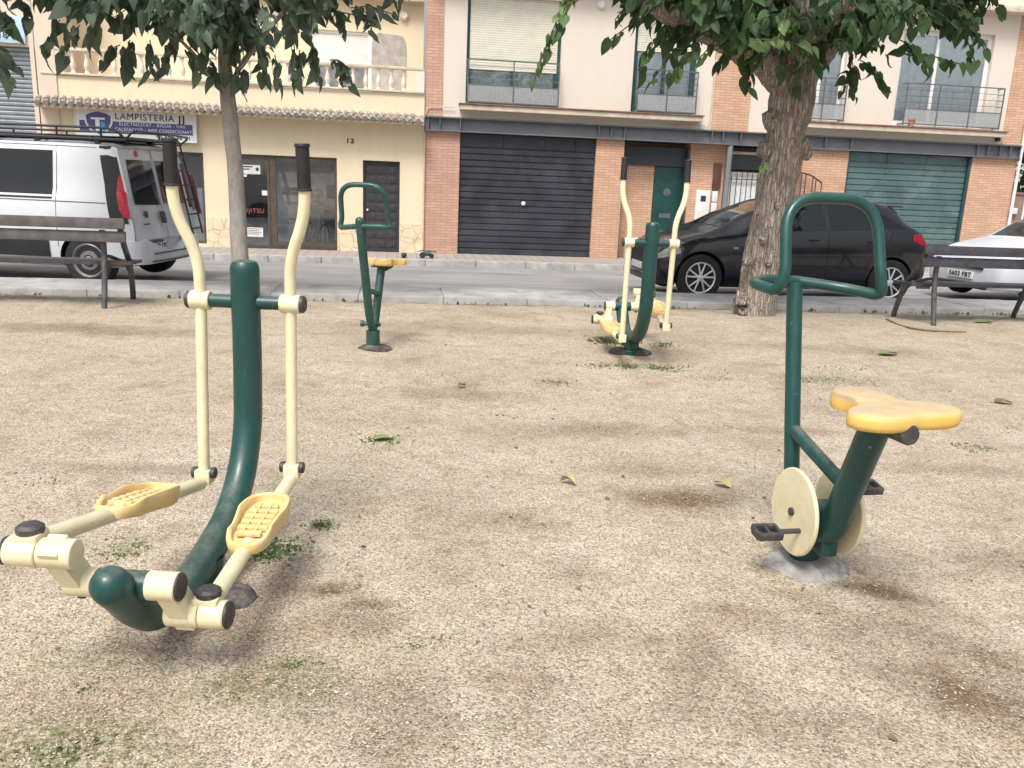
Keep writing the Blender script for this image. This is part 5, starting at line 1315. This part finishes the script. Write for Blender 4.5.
# hanging sprays that reach below the crown
for (sx, sy, tx, ty, Y, n, tn) in [(580, -30, 533, 82, 9.0, 17, (.5, 1)), (590, -20, 552, 40, 9.0, 8, (.4, .8)), (668, 20, 640, 72, 9.1, 9, (.4, .8)), (690, 40, 650, 84, 9.1, 8, (.3, .8)), (700, 50, 668, 78, 9.1, 7, (.4, .9)), (665, 10, 610, 40, 9.2, 8, (.3, .8)), (640, 0, 615, 20, 9.2, 6, (.3, .7)),
        (730, 22, 702, 20, 9.0, 6, (.7, 1)), (735, 30, 700, 58, 9.1, 7, (.5, 1)), (745, 40, 720, 66, 9.3, 9, (.3, .8)), (760, 45, 745, 78, 9.3, 8, (.3, .7)), (750, 60, 748, 92, 9.3, 3, (.2, .6)),
        (735, 42, 812, 48, 8.9, 10, (.75, 1)), (785, 15, 782, 40, 8.8, 5, (.8, 1)), (800, 40, 797, 82, 9.4, 6, (.5, .9)), (795, 30, 800, 60, 8.9, 5, (.4, .9)),
        (850, 50, 855, 98, 9.4, 9, (.3, .7)), (860, 60, 888, 88, 9.4, 8, (.4, .8)), (850, 70, 843, 92, 9.4, 4, (.3, .6)), (885, 55, 960, 64, 9.3, 12, (.4, .8)), (900, 40, 930, 68, 9.2, 7, (.3, .7)), (950, 10, 975, 62, 9.3, 10, (.3, .8)), (960, 20, 985, 50, 9.3, 6, (.3, .7)), (960, -20, 1003, 14, 9.2, 6, (.3, .7)), (770, 10, 762, 62, 9.2, 10, (.1, .6)), (800, 5, 808, 62, 9.2, 10, (.1, .6)), (785, 30, 783, 72, 9.3, 7, (.2, .6)), (820, 20, 826, 66, 9.3, 9, (.1, .6)), (740, 10, 742, 62, 9.2, 9, (.1, .6)), (760, 20, 770, 50, 9.3, 8, (.1, .5)), (820, 30, 815, 68, 9.3, 7, (.1, .5))]:
    spray(rnd, A(sx, sy, Y+.15), A(tx, ty, Y), n+2, .150, leaves, tubes, .05, tn, .006, .5)
spray(rnd, A(770, 160, 9.75), A(762, 168, 9.7), 7, .07, leaves, tubes, .02, (.9, 1), .005)
spray(rnd, A(797, 60, 9.7), A(795, 88, 9.7), 6, .13, leaves, tubes, .02, (.5, .9), .005)
cr = leaf_mesh('crown', leaves, M['leaf'], TR)
m = MB()
for pts, r in tubes[::1]: m.tube(pts, r, 4, 'none')
m.build('twigs', M['twig'], TR)

# --- thin tree at the left
rnd = random.Random(23)
TR = empty('street_tree', (0, 0, 0), 0, 'young street tree with a slim grey trunk in front of the shop', 'tree')
b0 = A(243, 296, 9.4); b0.z = -.04
limbs = [([b0, A(239, 240, 9.42), A(236, 180, 9.45), A(229, 110, 9.45), A(225, 60, 9.5), A(224, 10, 9.5), A(222, -50, 9.5)], [.105, .092, .088, .085, .08, .065, .055, .04]),
         ([A(228, 95, 9.45), A(212, 78, 9.4), A(190, 50, 9.3), A(150, 10, 9.1)], [.042, .032, .024, .014]),
         ([A(227, 92, 9.45), A(245, 60, 9.5), A(285, 10, 9.4), A(320, -30, 9.3)], [.036, .028, .02, .012])]
trunk_mesh('trunk', M['bark_thin'], TR, limbs, 18, .010, [])
leaves, tubes = [], []
env_px = [(-60, 40), (-20, 10), (0, -2), (30, -2), (45, 20), (60, 18), (80, 30), (105, 28), (125, 42), (150, 48), (175, 42), (200, 56), (225, 66), (245, 58), (270, 60), (300, 56), (325, 42), (340, 10), (370, -10), (410, -20)]
env = [(lambda p: (p.x, p.z))(A(a, b, 9.3)) for a, b in env_px]; envf = pw(env); cent = A(225, -20, 9.5)
for i in range(950):
    X = rnd.uniform(env[0][0], env[-1][0]); Y = rnd.gauss(9.35, .65)
    if Y < 7.9 or Y > 11.3: continue
    sc = Y/9.3; lo = EYE+(envf(X/sc)-EYE)*sc
    hgt = min(2.4, .3+rnd.expovariate(1/.55))
    if noise.noise(V((X*1.7+5, Y*.7, (lo+hgt)*2.0))) < -.2: continue
    tip = V((X, Y, lo+.12+(hgt-.3)*.95)); d = V((X-cent.x, Y-cent.y, 0)); d = d/max(d.length, .3)
    start = tip-d*rnd.uniform(.2, .45)+V((0, 0, rnd.uniform(.05, .25)))
    spray(rnd, start, tip, rnd.randint(4, 8), .165, leaves, tubes, .06, (.0, .7), .004)
for (sx, sy, tx, ty, Y, n, tn) in [(60, 20, 48, 52, 9.1, 8, (.2, .6)), (80, 25, 62, 56, 9.1, 8, (.3, .7)), (95, 20, 92, 44, 9.0, 7, (.6, 1)), (120, 45, 104, 62, 9.1, 5, (.3, .7)), (130, 40, 126, 66, 9.1, 7, (.3, .6)), (150, 40, 152, 74, 9.1, 7, (.3, .7)), (170, 45, 164, 70, 9.2, 5, (.2, .5)), (185, 50, 198, 72, 9.2, 7, (.5, .9)), (210, 60, 216, 84, 9.2, 6, (.3, .6)), (240, 70, 238, 88, 9.2, 4, (.4, .7)),
        (265, 50, 262, 78, 9.2, 6, (.3, .7)), (275, 55, 278, 84, 9.2, 6, (.3, .7)), (300, 50, 296, 80, 9.2, 7, (.3, .7)), (310, 40, 318, 78, 9.2, 8, (.2, .6)), (330, 60, 345, 70, 9.2, 5, (.3, .6)), (340, 72, 352, 86, 9.2, 4, (.2, .5)), (310, 12, 378, 22, 9.1, 11, (.3, .8)), (350, 8, 392, 14, 9.1, 7, (.3, .7)), (330, 5, 345, 34, 9.1, 7, (.2, .6)), (365, 12, 372, 30, 9.1, 4, (.2, .6)), (390, -20, 392, 2, 9.1, 4, (.2, .5)), (404, -20, 405, 0, 9.1, 3, (.2, .5)),
        (235, 20, 232, 62, 9.15, 10, (.3, .8)), (215, 10, 200, 55, 9.1, 10, (.3, .8)), (250, 15, 262, 58, 9.15, 10, (.3, .8)), (240, 40, 225, 80, 9.1, 7, (.2, .7)), (180, 10, 172, 52, 9.2, 9, (.3, .8)), (290, 10, 295, 55, 9.2, 9, (.3, .8)), (0, 10, 10, 30, 9.0, 7, (.2, .6)), (20, 0, 30, 22, 9.0, 7, (.2, .6)), (-30, 40, 18, 66, 8.9, 12, (.3, .7)), (-20, 50, 8, 80, 8.9, 7, (.3, .7))]:
    spray(rnd, A(sx, sy, Y+.15), A(tx, ty, Y), n+1, .170, leaves, tubes, .04, tn, .006, .5)
cr = leaf_mesh('crown', leaves, M['leaf_dull'], TR, lobed=True)
m = MB()
for pts, r in tubes: m.tube(pts, r, 4, 'none')
m.build('twigs', M['twig'], TR)

# --- bush and tree beyond the garden wall at the right
for (c, r, n, lb) in ((F(15.2, -2.2, 1.6), 1.5, 1500, 'dark garden tree rising behind the brown wall'), (F(18.5, -3, 1.8), 2.0, 1500, 'wide dark garden tree right of the gate, mostly out of view')):
    TR = empty('garden_tree', (c.x, c.y, -.2), 0, lb, 'tree', 'trees in the garden beyond the wall')
    lv = []
    for i in range(n):
        d = rv(rnd).normalized(); k = rnd.uniform(.35, 1)**.5*(1+.25*noise.noise(d*2.2)); p = V((d.x*r*k, d.y*r*k, c.z+.4+d.z*r*1.1*k))
        lv.append((p, d+V((0, 0, -.8))+rv(rnd, .4), rv(rnd), rnd.uniform(.12, .22), rnd.random()))
    leaf_mesh('crown', lv, M['leaf_hedge'], TR)
    m = MB(); m.tube([(0, 0, 0), (0, .05, c.z*.6), (.05, 0, c.z+.5)], [.12, .1, .05], 10); m.build('trunk', M['bark'], TR)

# ------------------------------------------------------------------ weeds, leaves, twigs
rnd = random.Random(5); blades = []
def tuft(px, py, rx, ry, n, h):
    c = gnd(px, py)
    for i in range(n):
        x, y = c.x+rnd.gauss(0, rx*.5), c.y+rnd.gauss(0, ry*.5); z = sand_z(x, y)-.003
        d = V((rnd.gauss(0, .7), rnd.gauss(0, .7), rnd.uniform(.3, 1.0))); blades.append((V((x, y, z)), d, rv(rnd), h*rnd.uniform(.35, .85), rnd.random()))
for a in [(275, 546, .12, .10, 170, .030), (262, 556, .10, .06, 80, .025), (323, 524, .07, .05, 110, .024), (130, 546, .12, .08, 110, .020), (110, 556, .1, .05, 60, .016), (290, 664, .07, .04, 110, .015), (420, 648, .05, .03, 70, .014), (60, 750, .16, .07, 190, .016), (100, 742, .1, .05, 60, .013), (270, 688, .12, .06, 80, .012),
          (385, 441, .12, .06, 160, .022), (638, 367, .45, .16, 520, .028), (612, 342, .2, .12, 260, .045), (664, 345, .12, .1, 90, .03), (555, 384, .16, .1, 120, .02), (820, 380, .4, .2, 240, .022), (848, 398, .25, .12, 110, .022), (835, 368, .3, .1, 90, .022), (975, 447, .15, .08, 110, .022), (1000, 428, .12, .06, 60, .02), (505, 415, .15, .08, 60, .018), (712, 379, .2, .1, 60, .02), (492, 733, .05, .04, 50, .012), (430, 375, .3, .1, 50, .018), (50, 480, .2, .1, 60, .016)]:
    tuft(*a)
for i in range(70):
    a_, b_ = rnd.uniform(0, 1024), 300+460*rnd.random()**1.3
    if noise.noise(V((a_*.006, b_*.009, 2))) > .05: tuft(a_, b_, rnd.uniform(.04, .16), rnd.uniform(.03, .08), rnd.randint(8, 40), rnd.uniform(.010, .018))
for i in range(260):
    s = rnd.uniform(-5, 9); p = F(s, 8.40+abs(rnd.gauss(0, .08))); 
    if noise.noise(V((s*1.3, 0, 0))) > -.05: blades.append((V((p.x, p.y, -.02)), V((rnd.gauss(0, .5), rnd.gauss(0, .5), 1)), rv(rnd), rnd.uniform(.02, .05), rnd.random()))
g = leaf_mesh('grass', blades, M['grass']); setp(g, 'low green weeds growing in the sand', 'weeds', None, 'stuff')
def fallen(px, py, L, mat, lb, ang, k=1):
    c = gnd(px, py); z = sand_z(c.x, c.y); m = MB(); n = 8; rng = random.Random(px)
    up_, lo_ = [], []
    for i in range(n+1):
        t = i/n; w = L*.33*math.sin(math.pi*t**.8)**.8 if 0 < t < 1 else 0; zc = .012+.018*math.sin(t*3.1)*k
        up_.append((L*(t-.5), w, zc+.012*k*(w/L)*3)); lo_.append((L*(t-.5), -w*.9, zc+.02*k*(w/L)*2))
    mid = [(L*(i/n-.5), 0, .008+.016*math.sin(i/n*3.1)*k) for i in range(n+1)]
    m.M = Matrix.Translation((c.x, c.y, z)) @ Matrix.Rotation(ang, 4, 'Z')
    U, D, C = [m.v(p) for p in up_], [m.v(p) for p in lo_], [m.v(p) for p in mid]
    for i in range(n):
        for a, b in ((C, U), (D, C)):
            try: m.bm.faces.new((a[i], a[i+1], b[i+1], b[i]))
            except ValueError: pass
    m.tube([m.M.inverted() @ C[0].co, (-L*.72, .01, .004)], .0015, 5)
    thing(m, 'fallen_leaf', mat, lb, 'leaf', 'fallen leaves on the sand')
fallen(888, 355, .20, M['leaf_fallen'], 'green fallen leaf on sand left of the right bench legs', .2)
fallen(722, 487, .10, M['leaf_yellow'], 'yellowish fallen leaf on sand left of the near bike', 2.3, .8)
fallen(568, 485, .09, M['leaf_yellow'], 'pale curled fallen leaf in the middle of the sand', -.6, 1.4)
fallen(1003, 404, .14, M['leaf_brown'], 'brown fallen leaf near the right edge below the bench', .1, .6)
fallen(383, 441, .11, M['leaf_fallen'], 'green fallen leaf among weeds left of centre', .3, .6)
fallen(984, 323, .22, M['leaf_fallen'], 'pale green fallen leaf on sand under the right bench', .1, .8)
fallen(462, 388, .07, M['leaf_brown'], 'small dark fallen leaf on sand beyond the weeds left of centre', .8, .7)
m = MB(); m.tube(crom([gnd(886, 320)+V((0, 0, .01)), gnd(905, 328)+V((0, 0, .015)), gnd(935, 332)+V((0, 0, .012)), gnd(966, 333)+V((0, 0, .01))], 5), .010, 6)
thing(m, 'twig', M['leaf_brown'], 'long thin twig lying on sand at the right bench', 'twig')
rnd = random.Random(77); lit = []
for i in range(550):
    Y = 1.6+8.6*rnd.random()**.8; X = rnd.uniform(-.7, .72)*Y
    if (V((X, Y, 0))-ORG).dot(ND) < 8.5 or noise.noise(V((X*.8, Y*.8, 4))) < -.1: continue
    lit.append((V((X, Y, sand_z(X, Y)+.004)), V((rnd.gauss(0, 1), rnd.gauss(0, 1), .08)), V((rnd.gauss(0, .15), rnd.gauss(0, .15), 1)), rnd.choice((.008, .01, .014, .02, .026)), rnd.random()))
M['litter'] = mat_leaf('dry_leaf_bits', (.16, .12, .08, 1), (.28, .22, .14, 1), (.36, .34, .18, 1))
g = leaf_mesh('leaf_litter', lit, M['litter']); setp(g, 'small dry leaf bits scattered over the sand', 'leaf litter', None, 'stuff')
# things by the far kerb
P = empty('toy_scooter', F(-.05, 1.2, G0), AL, 'tiny dark green wheeled thing lying by the far kerb', 'litter')
m = MB(); m.cyl((0, -.02, .06), (0, .04, .06), .06, seg=14); m.cyl((.18, -.02, .05), (.18, .04, .05), .05, seg=14); m.build('wheel', M['ink'], P)
m = MB(); m.blob((.09, 0, .10), .07, 2, .3, (1.4, .6, .7)); m.tube([(-.08, 0, .14), (.0, 0, .16), (.28, 0, .13)], .012, 6); m.build('frame', M['green_paint_far'], P)
P = empty('ball', F(-.42, 1.25, G0), 0, 'small black ball lying at the edge of the far pavement', 'ball')
m = MB(); m.blob((0, 0, .055), .055, 3, .03); m.build('ball_shell', M['ink'], P)

# ------------------------------------------------------------------ world and light
W = bpy.data.worlds.new('World'); scene.world = W; W.use_nodes = True; nt = W.node_tree
bg = nt.nodes['Background']; sky = nt.nodes.new('ShaderNodeTexSky'); sky.sky_type = 'NISHITA'; sky.sun_disc = False
SE, SR = R(58), R(200)
sky.sun_elevation = SE; sky.sun_rotation = SR; sky.air_density = 1.2; sky.dust_density = 6.0; sky.ozone_density = .6
hs = nt.nodes.new('ShaderNodeHueSaturation'); hs.inputs['Saturation'].default_value = .5
nt.links.new(sky.outputs[0], hs.inputs['Color']); nt.links.new(hs.outputs[0], bg.inputs['Color']); bg.inputs['Strength'].default_value = .125
sun_d = bpy.data.lights.new('sun', 'SUN'); sun_d.energy = 2.1; sun_d.angle = R(18); sun_d.color = (1, .96, .9)
sun = bpy.data.objects.new('sun', sun_d); COL.objects.link(sun)
dirv = V((math.sin(SR)*math.cos(SE), math.cos(SR)*math.cos(SE), math.sin(SE)))
sun.rotation_euler = dirv.to_track_quat('Z', 'Y').to_euler()
vs_ = scene.view_settings; vs_.view_transform = 'Standard'; vs_.look = 'None'; vs_.exposure = .45; vs_.gamma = 1; vs_.use_curve_mapping = False
scene.render.engine = 'CYCLES'; scene.render.resolution_x = 1024; scene.render.resolution_y = 768
scene.cycles.max_bounces = 6; scene.cycles.transparent_max_bounces = 12
